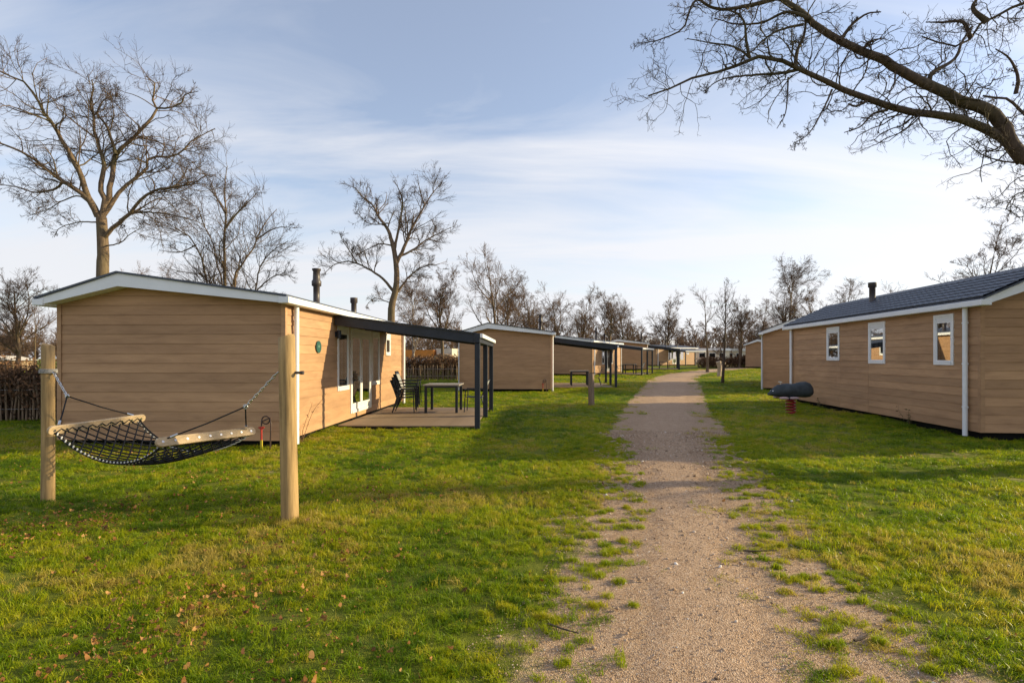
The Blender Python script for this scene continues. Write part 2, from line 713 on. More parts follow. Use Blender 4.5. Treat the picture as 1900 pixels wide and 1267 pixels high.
def course_mesh(mb, u0, u1, z0, z1, cells):
    for (a, b, c, d) in cells:
        def off(z):
            return .018 - .011 * (z - z0) / (z1 - z0)
        mb.hexa([(a, -.004, c), (b, -.004, c), (b, off(c), c), (a, off(c), c),
                 (a, -.004, d), (b, -.004, d), (b, off(d), d), (a, off(d), d)])


def side_frames(side):
    """maps (u along the wall, n outward, z) to cottage coordinates"""
    if side == 'E': return lambda p: (W_ + p[1], p[0], p[2])
    if side == 'W': return lambda p: (-p[1], p[0], p[2])
    if side == 'S': return lambda p: (p[0], -p[1], p[2])
    return lambda p: (p[0], L_ + p[1], p[2])


def window(root, side, o, kind='window', detail=True, door=False):
    tf = side_frames(side)
    u0, u1, z0, z1 = o
    fr = MB(tf)
    w = .07 if door else .058
    n0, n1 = -.05, .034
    for lo, hi in (((u0, n0, z0), (u0 + w, n1, z1)), ((u1 - w, n0, z0), (u1, n1, z1)),
                   ((u0 + w, n0, z1 - w), (u1 - w, n1, z1)), ((u0 + w, n0, z0), (u1 - w, n1 + .015, z0 + w * 1.1))):
        fr.box(lo, hi)
    win = fr.build('french_door' if door else 'window', 'white_pvc', root)
    zt = z1 - w
    if detail:
        vb = MB(tf)
        vb.box((u0 + w, n0, zt - .09), (u1 - w, n1 - .006, zt - .05))
        vb.box((u0 + w, n0, zt - .046), (u1 - w, n1 - .012, zt - .001))
        vb.build('vent_strip', 'white_pvc', win)
        zt -= .092
    leaves = [(u0 + w, u1 - w)]
    if door:
        um = (u0 + u1) / 2
        leaves = [(u0 + w, um - .004), (um + .004, u1 - w)]
    s = .038 if not door else .085
    for a, b in leaves:
        sa = MB(tf)
        zb = z0 + w * 1.1 + .003
        zb2 = zb + (s if not door else .16)
        sa.box((a, n0, zb), (a + s, n1 - .010, zt - .002)); sa.box((b - s, n0, zb), (b, n1 - .010, zt - .002))
        sa.box((a + s, n0, zt - .002 - s), (b - s, n1 - .010, zt - .002)); sa.box((a + s, n0, zb), (b - s, n1 - .010, zb2))
        sa.build('sash', 'white_pvc', win)
        MB(tf).box((a + s, .008, zb2), (b - s, .013, zt - .002 - s)).build('pane', 'glass', win)
    if door and detail:
        MB(tf).box((um - .055, .025, 1.08), (um - .03, .06, 1.10)).box((um - .055, .05, 1.02), (um - .035, .065, 1.16)).build('handle', 'steel', win)
    # the room behind the glass
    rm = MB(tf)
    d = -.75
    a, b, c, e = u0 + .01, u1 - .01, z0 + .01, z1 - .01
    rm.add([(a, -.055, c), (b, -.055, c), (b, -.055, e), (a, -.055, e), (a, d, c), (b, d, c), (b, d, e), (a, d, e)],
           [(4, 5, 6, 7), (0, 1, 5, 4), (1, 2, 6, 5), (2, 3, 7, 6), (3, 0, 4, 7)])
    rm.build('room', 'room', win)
    if detail:
        for (ca, cb) in (((u0 + w, u0 + w + .16 * (u1 - u0)), (u1 - w - .16 * (u1 - u0), u1 - w)) if not door else ((u0 + w, u0 + w + .12), (um - .22, um + .05), (u1 - w - .12, u1 - w))):
            k = 10
            cu = MB(tf)
            for i in range(k):
                ua, ub = ca + (cb - ca) * i / k, ca + (cb - ca) * (i + 1) / k
                na, nb = -.12 + .02 * (i % 2), -.12 + .02 * ((i + 1) % 2)
                cu.add([(ua, na, z0 + .09), (ub, nb, z0 + .09), (ub, nb, z1 - .1), (ua, na, z1 - .1)], [(0, 1, 2, 3)])
            cu.build('curtain', 'curtain', win)
    return win


STD_EAST = dict(win1=(2.70, 3.49, .87, 2.40), door=(3.61, 5.38, .25, 2.40), win2=(5.46, 6.22, .87, 2.40), small=(6.93, 7.5, 1.72, 2.40))


def cottage(label, corner, pos, theta, eave=2.72, apex=3.21, east=None, west=None, planks=(), joints=None, tiles=False, detail=True, pipes='SE NE', flues=(), group='holiday cottages beside the path'):
    th = R(theta)
    ex, ey = Vector((math.cos(th), -math.sin(th), 0)), Vector((math.sin(th), math.cos(th), 0))
    p = Vector((pos[0], pos[1], 0))
    if corner == 'SE': p = p - ex * W_
    c = p + ex * W_ / 2 + ey * L_ / 2
    p.z = tz(*(p + ex * (W_ / 2))[:2])
    if len(pos) > 2: p.z = pos[2]
    root = empty('holiday_cottage', p, -th, label, 'cottage', group)
    ax = 1.33                      # ridge
    aw = apex - .235               # wall apex under the fascia
    if apex > 3.3: aw = apex - .27

    def top(u):
        return eave + (aw - eave) * (u / ax if u < ax else (W_ - u) / (W_ - ax))
    # underframe
    ub = MB()
    ub.box((.12, .12, -.15), (W_ - .12, L_ - .12, Z0))
    ub.build('underframe', 'dark_void', root)
    fl = MB()
    fl.box((.05, .05, Z0 - .03), (W_ - .05, L_ - .05, Z0 + .03)).build('floor', 'dark_void', root)
    # long walls
    for side, ops in (('E', east or {}), ('W', west or {})):
        ol = list(ops.values())
        tf = side_frames(side)
        core = MB(tf)
        ub_ = sorted({.06, L_ - .06} | {u for o in ol for u in o[:2]})
        for cell in cut_cells(.06, L_ - .06, Z0, eave - .01, ol):
            core.box((cell[0], -.06, cell[2]), (cell[1], -.006, cell[3]))
        wall = core.build('wall', 'siding_y', root)
        segs = [(.0, L_)]
        if joints and side == 'W':
            js = [0.0] + list(joints) + [L_]
            segs = [(a + (.004 if i else 0), b - (.004 if i < len(js) - 2 else 0)) for i, (a, b) in enumerate(zip(js[:-1], js[1:]))]
        z = Z0
        joined = MB(tf)
        while z < eave - .03:
            z1 = min(z + COURSE, eave)
            for (a, b) in segs:
                cells = cut_cells(a, b, z, z1 - .0028, ol)
                if side in planks:
                    for cell in cells:
                        mb = MB(tf)
                        course_mesh(mb, a, b, z, z1 - .0028, [cell])
                        mb.build('plank', 'siding_y', wall)
                else:
                    course_mesh(joined, a, b, z, z1 - .0028, cells)
            z += COURSE
        if side not in planks:
            tag(joined.build('siding', 'siding_y', wall), kind='stuff')
        for k, o in ops.items():
            window(root, side, o, door=(k == 'door'), detail=detail)
    # gables
    for side in 'SN':
        tf = side_frames(side)
        core = MB(tf)
        poly = [(0.0, Z0), (W_, Z0), (W_, eave), (ax, aw), (0.0, eave)]
        n = len(poly)
        vs = [(q[0], -.06, q[1]) for q in poly] + [(q[0], -.006, q[1]) for q in poly]
        core.add(vs, [tuple(range(n)), tuple(range(2 * n - 1, n - 1, -1))] + [(i, i + n, (i + 1) % n + n, (i + 1) % n) for i in range(n)])
        wall = core.build('wall', 'siding_x', root)
        joined = MB(tf)
        z = Z0
        while z < aw - .02:
            z1 = min(z + COURSE, aw)

            def rng_at(zz):
                if zz <= eave: return (0.0, W_)
                k = (zz - eave) / (aw - eave)
                return (ax * k, W_ - (W_ - ax) * k)
            zt = z1 - .0028
            mb = joined
            breaks = [z, zt] if not (z < eave < zt) else [z, eave, zt]
            for c0, c1 in zip(breaks[:-1], breaks[1:]):
                if side in planks: mb = MB(tf)
                (a0, b0), (a1, b1) = rng_at(c0), rng_at(c1)

                def off(q):
                    return .018 - .011 * (q - z) / COURSE
                mb.hexa([(a0, -.004, c0), (b0, -.004, c0), (b0, off(c0), c0), (a0, off(c0), c0),
                         (a1, -.004, c1), (b1, -.004, c1), (b1, off(c1), c1), (a1, off(c1), c1)])
                if side in planks: mb.build('plank', 'siding_x', wall)
            z += COURSE
        if side not in planks:
            tag(joined.build('siding', 'siding_x', wall), kind='stuff')
    # corner boards
    for cx_ in (0, W_):
        for cy_ in (0, L_):
            sx, sy = (-1 if cx_ == 0 else 1), (-1 if cy_ == 0 else 1)
            cb = MB()
            cb.box((min(cx_ - sx * .05, cx_ + sx * .03), min(cy_ + sy * .0245, cy_ + sy * .032), Z0), (max(cx_ - sx * .05, cx_ + sx * .03), max(cy_ + sy * .0245, cy_ + sy * .032), eave - .02))
            cb.box((min(cx_ + sx * .0245, cx_ + sx * .032), min(cy_ - sy * .05, cy_ + sy * .0245), Z0), (max(cx_ + sx * .0245, cx_ + sx * .032), max(cy_ - sy * .05, cy_ + sy * .0245), eave - .02))
            cb.build('corner_trim', 'siding_x', root)
    # roof
    ov, oh = .14, .30
    zl, zr = eave + .03, eave + .06
    rf = MB()
    t = .035
    rf.prism([(-ov - .05, zl), (ax, apex), (W_ + ov + .05, zr), (W_ + ov + .05, zr - t), (ax, apex - t), (-ov - .05, zl - t)], 'y', -oh - .035, L_ + oh + .035)
    roof = rf.build('roof', 'roof_dark', root)
    # gable fascia: deep at the ridge, thin at the eaves
    for y0, y1 in ((-oh, -oh + .04), (L_ + oh - .04, L_ + oh)):
        fa = MB()
        fa.prism([(-ov - .03, zl - t - .002), (ax, apex - t - .002), (W_ + ov + .03, zr - t - .002), (W_ + ov + .03, zr - t - .12), (ax, aw - .035), (-ov - .03, zl - t - .12)], 'y', y0, y1)
        fa.build('fascia', 'white', root)
    for y0, y1 in ((-oh + .04, .02), (L_ - .02, L_ + oh - .04)):
        so = MB()
        so.prism([(-ov, zl - t - .09), (ax, aw - .002), (W_ + ov, zr - t - .09), (W_ + ov, zr - t - .105), (ax, aw - .02), (-ov, zl - t - .105)], 'y', y0, y1)
        so.build('soffit', 'white', root)
    # gutters
    for xg0, xg1, zg in ((-ov - .09, -.035, zl), (W_ + .035, W_ + ov + .09, zr)):
        g = MB()
        g.box((xg0, -oh - .03, zg - .155), (xg1, L_ + oh + .03, zg - .037))
        g.build('gutter', 'white', root, .012)
    for pp in pipes.split():
        y = .32 if pp[0] == 'S' else L_ - .12
        x = W_ + .085 if pp[1] == 'E' else -.085
        d = MB()
        d.tube([(x, y, .02), (x, y, eave - .07)], .048, 10)
        dp = d.build('downpipe', 'white', root)
        if detail:
            for zc in (.6, 1.5, 2.35):
                MB().box((x - .03, y - .055, zc), (x + .03, y + .055, zc + .03)).build('bracket', 'white', dp)
    if tiles:
        # pressed metal tile sheets on the side of the roof that faces the path
        nc = 7
        for k in range(nc):
            a0, a1 = k / nc, (k + 1) / nc
            ys = np.arange(-oh - .02, L_ + oh + .02, .034)
            vs, fs = [], []
            for yy in ys:
                r = .0055 * math.sin(2 * math.pi * yy / .204)
                for (a, up) in ((a0, .012), (a0, .040), (a1, .014)):
                    x = -ov - .05 + (ax + ov + .05 - .03) * a
                    zz = zl + (apex - zl) * (x + ov + .05) / (ax + ov + .05)
                    vs.append((x, yy, zz + up + (r if up > .012 else 0) + .01))
            for i in range(len(ys) - 1):
                b = i * 3
                fs += [(b, b + 1, b + 4, b + 3), (b + 1, b + 2, b + 5, b + 4)]
            MB().add(vs, fs, False).build('tile_course', 'roof_dark', roof)
        rc = MB()
        rc.prism([(ax - .13, apex - .02), (ax, apex + .055), (ax + .13, apex + .02), (ax + .13, apex + .0), (ax - .13, apex - .035)], 'y', -oh - .05, L_ + oh + .05)
        rc.build('ridge_cap', 'grey_roof', roof)
    for (fx, fy, ft, fr, cap) in flues:
        rz_ = apex + (zr - apex) * (fx - ax) / (W_ + ov - ax) if fx > ax else apex + (zl - apex) * (ax - fx) / (ax + ov)
        q = MB()
        if cap:
            q.lathe([(fr * 1.5, rz_ - .03), (fr * 1.4, rz_ + .04), (fr, rz_ + .05), (fr, ft - .42), (fr * 1.45, ft - .40), (fr * 1.5, ft - .30), (fr * 1.15, ft - .26), (fr * 1.05, ft - .06), (fr * 1.35, ft - .04), (fr * 1.35, ft)], (fx, fy, 0), 14)
        else:
            q.lathe([(fr * 1.3, rz_ - .03), (fr, rz_ + .03), (fr, ft - .16), (fr * 1.35, ft - .14), (fr * 1.35, ft)], (fx, fy, 0), 12)
        q.build('flue', 'flue', root)
    return root


def canopy(cot, label, detail=True):
    root = empty('patio_canopy', cot.location, cot.rotation_euler.z, label, 'canopy', 'dark canopies over the cottage patios')
    x0, x1, ya, yb = W_ + .045, W_ + 3.25, 2.45, 7.05
    zi, zo = 2.60, 2.19

    def zt(x): return zi + (zo - zi) * (x - x0) / (x1 - x0)
    for y in (ya, (ya + yb) / 2 - .04, yb - .08):
        r = MB()
        r.prism([(x0, zi), (x1, zo), (x1, zo - .20), (x0, zi - .20)], 'y', y, y + .08)
        r.build('rafter', 'anthracite', root)
    b = MB()
    b.box((x1 + .002, ya - .05, zo - .20), (x1 + .13, yb + .05, zo + .015))
    b.build('front_beam', 'anthracite', root, .01)
    g = MB()
    g.box((x1 + .132, ya - .05, zo - .09), (x1 + .20, yb + .05, zo + .005))
    g.build('gutter', 'white', root, .01)
    s = MB()
    s.prism([(x0, zi + .006), (x1 + .06, zo - .002), (x1 + .06, zo + .028), (x0, zi + .036)], 'y', ya - .04, yb + .04)
    s.build('roof_sheet', 'anthracite', root)
    for y in (ya + .0, (ya + yb) / 2 - .06, yb - .12):
        p = MB()
        p.box((x1 + .004, y, -.03), (x1 + .124, y + .12, zo - .202))
        p.build('post', 'anthracite', root, .008)
    return root


def deck(cot, label, boards=True):
    root = empty('patio_deck', cot.location, cot.rotation_euler.z, label, 'deck', 'timber patio decks')
    x0, x1, ya, yb = W_ + .05, W_ + 3.22, 2.62, 7.15
    f = MB()
    f.box((x0, ya + .03, -.1), (x1, yb - .03, .055))
    f.build('frame', 'dark_void', root)
    n = 32
    w = (yb - ya) / n
    if boards:
        me = MB().box((x0, .003, .058), (x1 + .02, w - .004, .085)).mesh('board', 'deck')
        for i in range(n):
            o = link(bpy.data.objects.new('board', me), root)
            o.location = (0, ya + i * w, 0)
    else:
        mb = MB()
        for i in range(n):
            mb.box((x0, ya + i * w + .003, .058), (x1 + .02, ya + (i + 1) * w - .004, .085))
        tag(mb.build('boards', 'deck', root), kind='stuff')
    return root


def loc_to_world(cot, x, y, z=0):
    m = Matrix.Translation(cot.location) @ Matrix.Rotation(cot.rotation_euler.z, 4, 'Z')
    return m @ Vector((x, y, z))


TABLE_MESH = {}


def table(cot, x, y, label, w=.95, d=1.05, h=.80):
    if not TABLE_MESH:
        TABLE_MESH['top'] = MB().box((-w / 2 - .04, -d / 2 - .04, h - .03), (w / 2 + .04, d / 2 + .04, h)).mesh('table_top', 'table_top')
        TABLE_MESH['apron'] = MB().box((-w / 2, -d / 2, h - .085), (w / 2, -d / 2 + .03, h - .032)).box((-w / 2, d / 2 - .03, h - .085), (w / 2, d / 2, h - .032)).box((-w / 2, -d / 2 + .03, h - .085), (-w / 2 + .03, d / 2 - .03, h - .032)).box((w / 2 - .03, -d / 2 + .03, h - .085), (w / 2, d / 2 - .03, h - .032)).mesh('apron', 'anthracite')
        TABLE_MESH['leg'] = MB().box((-.035, -.035, 0), (.035, .035, h - .087)).mesh('leg', 'anthracite')
    root = empty('garden_table', loc_to_world(cot, x, y, .086), cot.rotation_euler.z, label, 'table', 'garden tables on the patios')
    link(bpy.data.objects.new('table_top', TABLE_MESH['top']), root)
    link(bpy.data.objects.new('apron', TABLE_MESH['apron']), root)
    for sx in (-1, 1):
        for sy in (-1, 1):
            o = link(bpy.data.objects.new('leg', TABLE_MESH['leg']), root)
            o.location = (sx * (w / 2 - .036), sy * (d / 2 - .036), 0)


CHAIR = {}


def chair(cot, x, y, z, rz, label, group):
    if not CHAIR:
        CHAIR['seat'] = MB().hexa([(-.22, -.24, .40), (.24, -.24, .42), (.24, .24, .42), (-.22, .24, .40), (-.22, -.24, .415), (.24, -.24, .435), (.24, .24, .435), (-.22, .24, .415)]).mesh('seat', 'sling_dark')
        CHAIR['back'] = MB().hexa([(-.23, -.23, .44), (-.215, -.23, .44), (-.215, .23, .44), (-.23, .23, .44), (-.40, -.23, .90), (-.385, -.23, .90), (-.385, .23, .90), (-.40, .23, .90)]).mesh('backrest', 'sling')
        CHAIR['bframe'] = MB().tube([(-.21, -.25, .40), (-.30, -.25, .66), (-.40, -.25, .91)], .014, 6).tube([(-.21, .25, .40), (-.30, .25, .66), (-.40, .25, .91)], .014, 6).tube([(-.40, -.25, .91), (-.40, .25, .91)], .014, 6).mesh('back_frame', 'anthracite')
        CHAIR['legf'] = MB().tube([(.28, 0, 0), (.25, 0, .64)], .016, 6).mesh('leg', 'anthracite')
        CHAIR['legb'] = MB().tube([(-.34, 0, 0), (-.21, 0, .42)], .016, 6).mesh('leg', 'anthracite')
        CHAIR['arm'] = MB().box((-.30, -.025, .64), (.29, .025, .665)).mesh('armrest', 'anthracite')
    root = empty('garden_chair', loc_to_world(cot, x, y, z), cot.rotation_euler.z + rz, label, 'chair', group)
    for n, k, yy in (('seat', 'seat', 0), ('backrest', 'back', 0), ('back_frame', 'bframe', 0), ('leg', 'legf', -.27), ('leg', 'legf', .27), ('leg', 'legb', -.27), ('leg', 'legb', .27), ('armrest', 'arm', -.27), ('armrest', 'arm', .27)):
        o = link(bpy.data.objects.new(n, CHAIR[k]), root)
        o.location = (0, yy, 0)


# --- the seven cottages
cotA = cottage('nearest wood-clad cottage on the left, behind the hammock, with round green plaque', 'SE', (-4.18, 9.9), 1.8, east=STD_EAST, planks='SE',
               pipes='SE NE', flues=[(W_ - .5, 2.75, 3.74, .075, True), (W_ - .45, 5.3, 3.34, .075, False)])
cotB = cottage('second cottage of the left row, brown gable behind the nearest canopy', 'SE', (1.8, 25.0), 3.5, east=STD_EAST, pipes='SE SW NE', detail=False,
               flues=[(W_ - .5, 2.75, 3.8, .075, True), (W_ - .45, 5.3, 3.4, .075, False)])
cotC = cottage('third cottage of the left row with its sunlit side wall showing', 'SE', (6.26, 42.0), 25, east=STD_EAST, pipes='SE NE', detail=False,
               flues=[(W_ - .5, 2.75, 3.9, .075, True), (W_ - .45, 5.3, 3.5, .075, False)])
cotD = cottage('fourth cottage of the left row, mostly hidden behind the canopy posts', 'SE', (13.6, 54.5), 14, east=STD_EAST, pipes='SE', detail=False,
               flues=[(W_ - .5, 2.75, 3.9, .075, True), (W_ - .45, 5.3, 3.5, .075, False)])
cotE = cottage('farthest cottage at the bend with long sunlit front facing the path', 'SE', (21.4, 80), 56, east=STD_EAST, pipes='SE NE', detail=False,
               flues=[(W_ - .5, 2.75, 4.4, .075, True), (W_ - .45, 5.3, 4.0, .075, False)])
cotF = cottage('nearest wood-clad cottage on the right with three white windows and tiled roof', 'SW', (9.49, 10.9), 5.8, eave=2.80, apex=3.52,
               west=dict(a=(5.66, 6.46, 1.55, 2.60), b=(3.27, 4.05, 1.48, 2.60), c=(.75, 1.38, 1.48, 2.60)), planks='WS', joints=(4.07, 5.64), tiles=True,
               pipes='SW NW', flues=[(.9, 5.6, 3.92, .085, False)])
cotG = cottage('second cottage of the right row, shaded gable behind the nearest right one', 'SW', (12.15, 26), 26, eave=2.80, apex=3.45, pipes='SW', detail=False)
cotH = cottage('small far cottage at the end of the right row', 'SW', (28.2, 65), 31, eave=2.80, apex=3.45, pipes='', detail=False)

canopy(cotA, 'dark post canopy over the nearest patio on the left')
canopy(cotB, 'dark canopy beside the second left cottage, behind the short wooden post')
canopy(cotC, 'dark canopy beside the third left cottage')
canopy(cotD, 'dark canopy beside the fourth left cottage')
canopy(cotE, 'dark canopy on the front of the farthest cottage')
deck(cotA, 'brown timber deck under the nearest canopy')
deck(cotB, 'timber deck under the canopy of the second left cottage', False)
deck(cotC, 'timber deck under the canopy of the third left cottage', False)
deck(cotD, 'timber deck under the canopy of the fourth left cottage', False)

table(cotA, 2.0 + W_, 5.95, 'light topped garden table on the nearest deck')
table(cotB, 1.6 + W_, 4.6, 'dark garden table on the deck of the second left cottage')
table(cotC, 1.9 + W_, 4.4, 'dark garden table on the deck of the third left cottage')
table(cotD, 1.8 + W_, 4.6, 'dark garden table on the deck of the fourth left cottage')
for i, nm in enumerate(('lowest', 'second from the bottom', 'third from the bottom', 'topmost')):
    chair(cotA, W_ + .92 + .045 * i, 5.75, .086 + .085 * i, R(4), 'stacked sling garden chair by the nearest doors, %s of the stack' % nm, 'stack of garden chairs')
chair(cotA, W_ + 2.92, 5.95, .086, R(178), 'single garden chair between the nearest table and the canopy posts', 'garden chairs')
chair(cotB, W_ + 2.45, 4.6, .086, R(172), 'garden chair at the table of the second left cottage', 'garden chairs')
chair(cotC, W_ + 2.75, 4.4, .086, R(180), 'garden chair right of the table of the third left cottage', 'garden chairs')
chair(cotC, W_ + 1.1, 4.4, .086, 0, 'garden chair left of the table of the third left cottage', 'garden chairs')
chair(cotD, W_ + 2.65, 4.5, .086, R(180), 'garden chair right of the table of the fourth left cottage', 'garden chairs')
chair(cotE, W_ + 1.9, 7.6, .0, R(160), 'dark garden chair before the farthest cottage', 'garden chairs')

# plaque and wall lamp are fixed to the near cottage
pl = MB(side_frames('E'))
pl.add([(1.52 + .13 * math.cos(a), n, 1.88 + .13 * math.sin(a)) for n in (.024, .045) for a in np.linspace(0, 2 * math.pi, 25)[:-1]],
       [tuple(range(24, 48)), tuple(range(23, -1, -1))] + [(i, (i + 1) % 24, (i + 1) % 24 + 24, i + 24) for i in range(24)])
plo = pl.build('plaque', 'plaque', cotA)
plo['label'] = 'round dark green plaque'
pr = MB(side_frames('E'))
for i, (a, b, z) in enumerate(((-.05, .05, 1.90), (-.035, .04, 1.872))):
    pr.box((1.52 + a, .0455, z), (1.52 + b, .047, z + .012))
pr.build('plaque_print', 'plaque_print', plo)
lm = MB(side_frames('E'))
lm.box((2.52, .024, 2.13), (2.60, .05, 2.25))
lm.tube([(2.56, .10, 2.10), (2.56, .10, 2.28)], .05, 12)
lm.build('wall_lamp', 'anthracite', cotA)

# ------------------------------------------------------------------ trees


def tube_batch(P, Rr, n):
    N, S1 = P.shape[:2]
    T = np.gradient(P, axis=1)
    T /= np.linalg.norm(T, axis=2, keepdims=True) + 1e-9
    md = P[:, -1] - P[:, 0]
    md /= np.linalg.norm(md, axis=1, keepdims=True) + 1e-9
    ref = np.where(np.abs(md[:, 2:3]) > .8, np.array([[1., .2, 0]]), np.array([[.1, .2, 1.]]))[:, None, :]
    A = np.cross(T, np.broadcast_to(ref, T.shape))
    A /= np.linalg.norm(A, axis=2, keepdims=True) + 1e-9
    B = np.cross(T, A)
    an = np.arange(n) * 2 * np.pi / n
    V = P[:, :, None, :] + Rr[:, :, None, None] * (A[:, :, None, :] * np.cos(an)[None, None, :, None] + B[:, :, None, :] * np.sin(an)[None, None, :, None])
    i, j, k = np.meshgrid(np.arange(N), np.arange(S1 - 1), np.arange(n), indexing='ij')
    k2 = (k + 1) % n
    a = (i * S1 + j) * n
    Q = np.stack([a + k, a + k2, a + n + k2, a + n + k], -1).reshape(-1, 4)
    return V.reshape(-1, 3), Q


class Geo:
    def __init__(self): self.V, self.Q, self.n = [], [], 0

    def add(self, V, Q):
        self.V.append(V); self.Q.append(Q + self.n); self.n += len(V)

    def arrays(self): return np.concatenate(self.V), np.concatenate(self.Q)


def march(r, st, d, ln, S_, wander, up):
    N = len(st)
    P = np.zeros((N, S_ + 1, 3)); P[:, 0] = st
    d = d.copy()
    for s in range(S_):
        d = d + r.normal(0, wander, (N, 3))
        d[:, 2] += up
        d /= np.linalg.norm(d, axis=1, keepdims=True)
        P[:, s + 1] = P[:, s] + d * (ln / S_)[:, None]
    return P


def sprout(r, P, Rr, ln, k, tmin, ang, ratio, rk, rmin, rmax=9.0, tpow=1.0):
    """children of every branch in P"""
    N, S1 = P.shape[:2]
    kk = np.maximum(1, r.poisson(k * np.ones(N) if np.isscalar(k) else k))
    idx = np.repeat(np.arange(N), kk)
    t = tmin + (1 - tmin) * r.random(len(idx)) ** tpow
    f = t * (S1 - 1)
    i0 = np.minimum(f.astype(int), S1 - 2)
    w = (f - i0)[:, None]
    st = P[idx, i0] * (1 - w) + P[idx, i0 + 1] * w
    tg = P[idx, i0 + 1] - P[idx, i0]
    tg /= np.linalg.norm(tg, axis=1, keepdims=True) + 1e-9
    rad = Rr[idx, i0] * (1 - w[:, 0]) + Rr[idx, i0 + 1] * w[:, 0]
    rv = r.normal(0, 1, (len(idx), 3))
    pe = rv - tg * np.sum(rv * tg, 1, keepdims=True)
    pe /= np.linalg.norm(pe, axis=1, keepdims=True)
    a = R(ang) * (1 + r.normal(0, .28, len(idx)))[:, None]
    d = tg * np.cos(a) + pe * np.sin(a)
    l2 = ln[idx] * ratio * (1.15 - .6 * t) * r.uniform(.6, 1.3, len(idx))
    r2 = np.clip(rad * rk, rmin, rmax) * r.uniform(.8, 1.1, len(idx))
    return st, d, l2, r2


def taper(r0, S_, end):
    t = np.linspace(0, 1, S_ + 1)[None, :]
    return r0[:, None] * (1 - (1 - end) * t)


def catmull(pts, n):
    pts = np.asarray(pts, float)
    seg = np.linalg.norm(np.diff(pts, axis=0), axis=1)
    s = np.concatenate([[0], np.cumsum(seg)])
    u = np.linspace(0, s[-1], n)
    pp = np.vstack([2 * pts[0] - pts[1], pts, 2 * pts[-1] - pts[-2]])
    out = []
    for q in u:
        i = min(np.searchsorted(s, q, side='right') - 1, len(pts) - 2)
        t = (q - s[i]) / max(seg[i], 1e-6)
        p0, p1, p2, p3 = pp[i], pp[i + 1], pp[i + 2], pp[i + 3]
        out.append(.5 * ((2 * p1) + (p2 - p0) * t + (2 * p0 - 5 * p1 + 4 * p2 - p3) * t * t + (3 * p1 - p0 - 3 * p2 + p3) * t ** 3))
    return np.array(out), s[-1]


def finish_tree(name, loc, wood, crown, label, cat='tree', group='bare winter trees', mats=('bark', 'twig'), local=True):
    root = empty(name, loc, 0, label, cat, group)
    off = np.array(loc) if local else np.zeros(3)
    for nm, g, mt in (('trunk', wood, mats[0]), ('crown', crown, mats[1])):
        V, Q = g.arrays()
        o = bpy.data.objects.new(nm, fast_mesh(nm, V - off, Q, True, mt))
        link(o, root)
    return root


def levels(r, crown, P, Rr, ln, spec, wood=None, wood_levels=0):
    """spec rows: k, tmin, angle, ratio, rk, rmin, segs, wander, up, sides, end, tpow"""
    for li, (k, tmin, ang, ratio, rk, rmin, rmax, lmax, S_, wan, up, n, end) in enumerate(spec):
        kk = k * ln / np.mean(ln) if li == 0 else k
        st, d, l2, r2 = sprout(r, P, Rr, ln, kk, tmin, ang, ratio, rk, rmin, rmax)
        l2 = np.minimum(l2, lmax * r.uniform(.6, 1.1, len(l2)))
        P = march(r, st, d, l2, S_, wan, up)
        Rr = np.maximum(taper(r2, S_, end), .0012)
        ln = l2
        (wood if wood is not None and li < wood_levels else crown).add(*tube_batch(P, Rr, n))


def traced_tree(name, label, Z, trunk, limbs, r_trunk, spec, seed, zoom, base_px, mats, depth=.35, group='bare winter trees', twig_base=.028, base=None, tr_end=.72, S_=16, first=None, extra=None):
    """trunk and limbs laid out as polylines with a depth of their own, finer branches grown from them"""
    r = np.random.default_rng(seed)
    z0x, z0y, sc = zoom

    def w(p, dz): return np.array(at(z0x + p[0] / sc, z0y + p[1] / sc, Z + dz))
    wood, crown = Geo(), Geo()
    b = base if base is not None else np.array(at(base_px, HY, Z))
    b = np.array([b[0], b[1], tz(b[0], b[1]) - .15])
    if trunk:
        tp = [b] + [w(p, 0) for p in trunk]
        P, ln = catmull(tp, 15)
        rr = r_trunk * np.interp(np.linspace(0, 1, 15), [0, .06, .2, 1], [1.45, 1.12, 1.0, tr_end])
        wood.add(*tube_batch(P[None], rr[None], 10))
    PP, LL, RR = [], [], []
    for i, lb in enumerate(limbs):
        pts, r0, r1 = lb[0], lb[1], lb[2]
        dz = lb[3] if len(lb) > 3 else r.uniform(-1, 1)
        d0 = lb[4] if len(lb) > 4 else 0.0
        n = len(pts)
        tot = [0]
        for q in range(1, n):
            tot.append(tot[-1] + math.dist(pts[q], pts[q - 1]) / sc / F * Z)
        wp = [w(p, d0 + depth * dz * s) for p, s in zip(pts, tot)]
        if len(lb) > 5 and lb[5] == 'base':
            wp = [b] + wp
        if len(lb) > 5 and isinstance(lb[5], (list, tuple)):
            wp = [np.array(q) for q in lb[5]] + wp
        P, ln = catmull(wp, S_ + 1)
        P[1:-1] += r.normal(0, .012 * ln / S_ * 4, (S_ - 1, 3))
        rr = r0 * (1 - (1 - r1 / r0) * np.linspace(0, 1, S_ + 1) ** .8)
        PP.append(P); LL.append(ln); RR.append(rr)
    P, Rr, ln = np.array(PP), np.array(RR), np.array(LL)
    wood.add(*tube_batch(P, Rr, 7))
    levels(r, crown, P, Rr, ln, spec, wood, 1)
    if extra:
        extra(r, wood, crown)
    return finish_tree(name, tuple(b), wood, crown, label, group=group, mats=mats)


ZM5 = (0, 100, 2.88)
ZM6 = (580, 300, 2.879)
ZM7 = (1180, 0, 2.639)
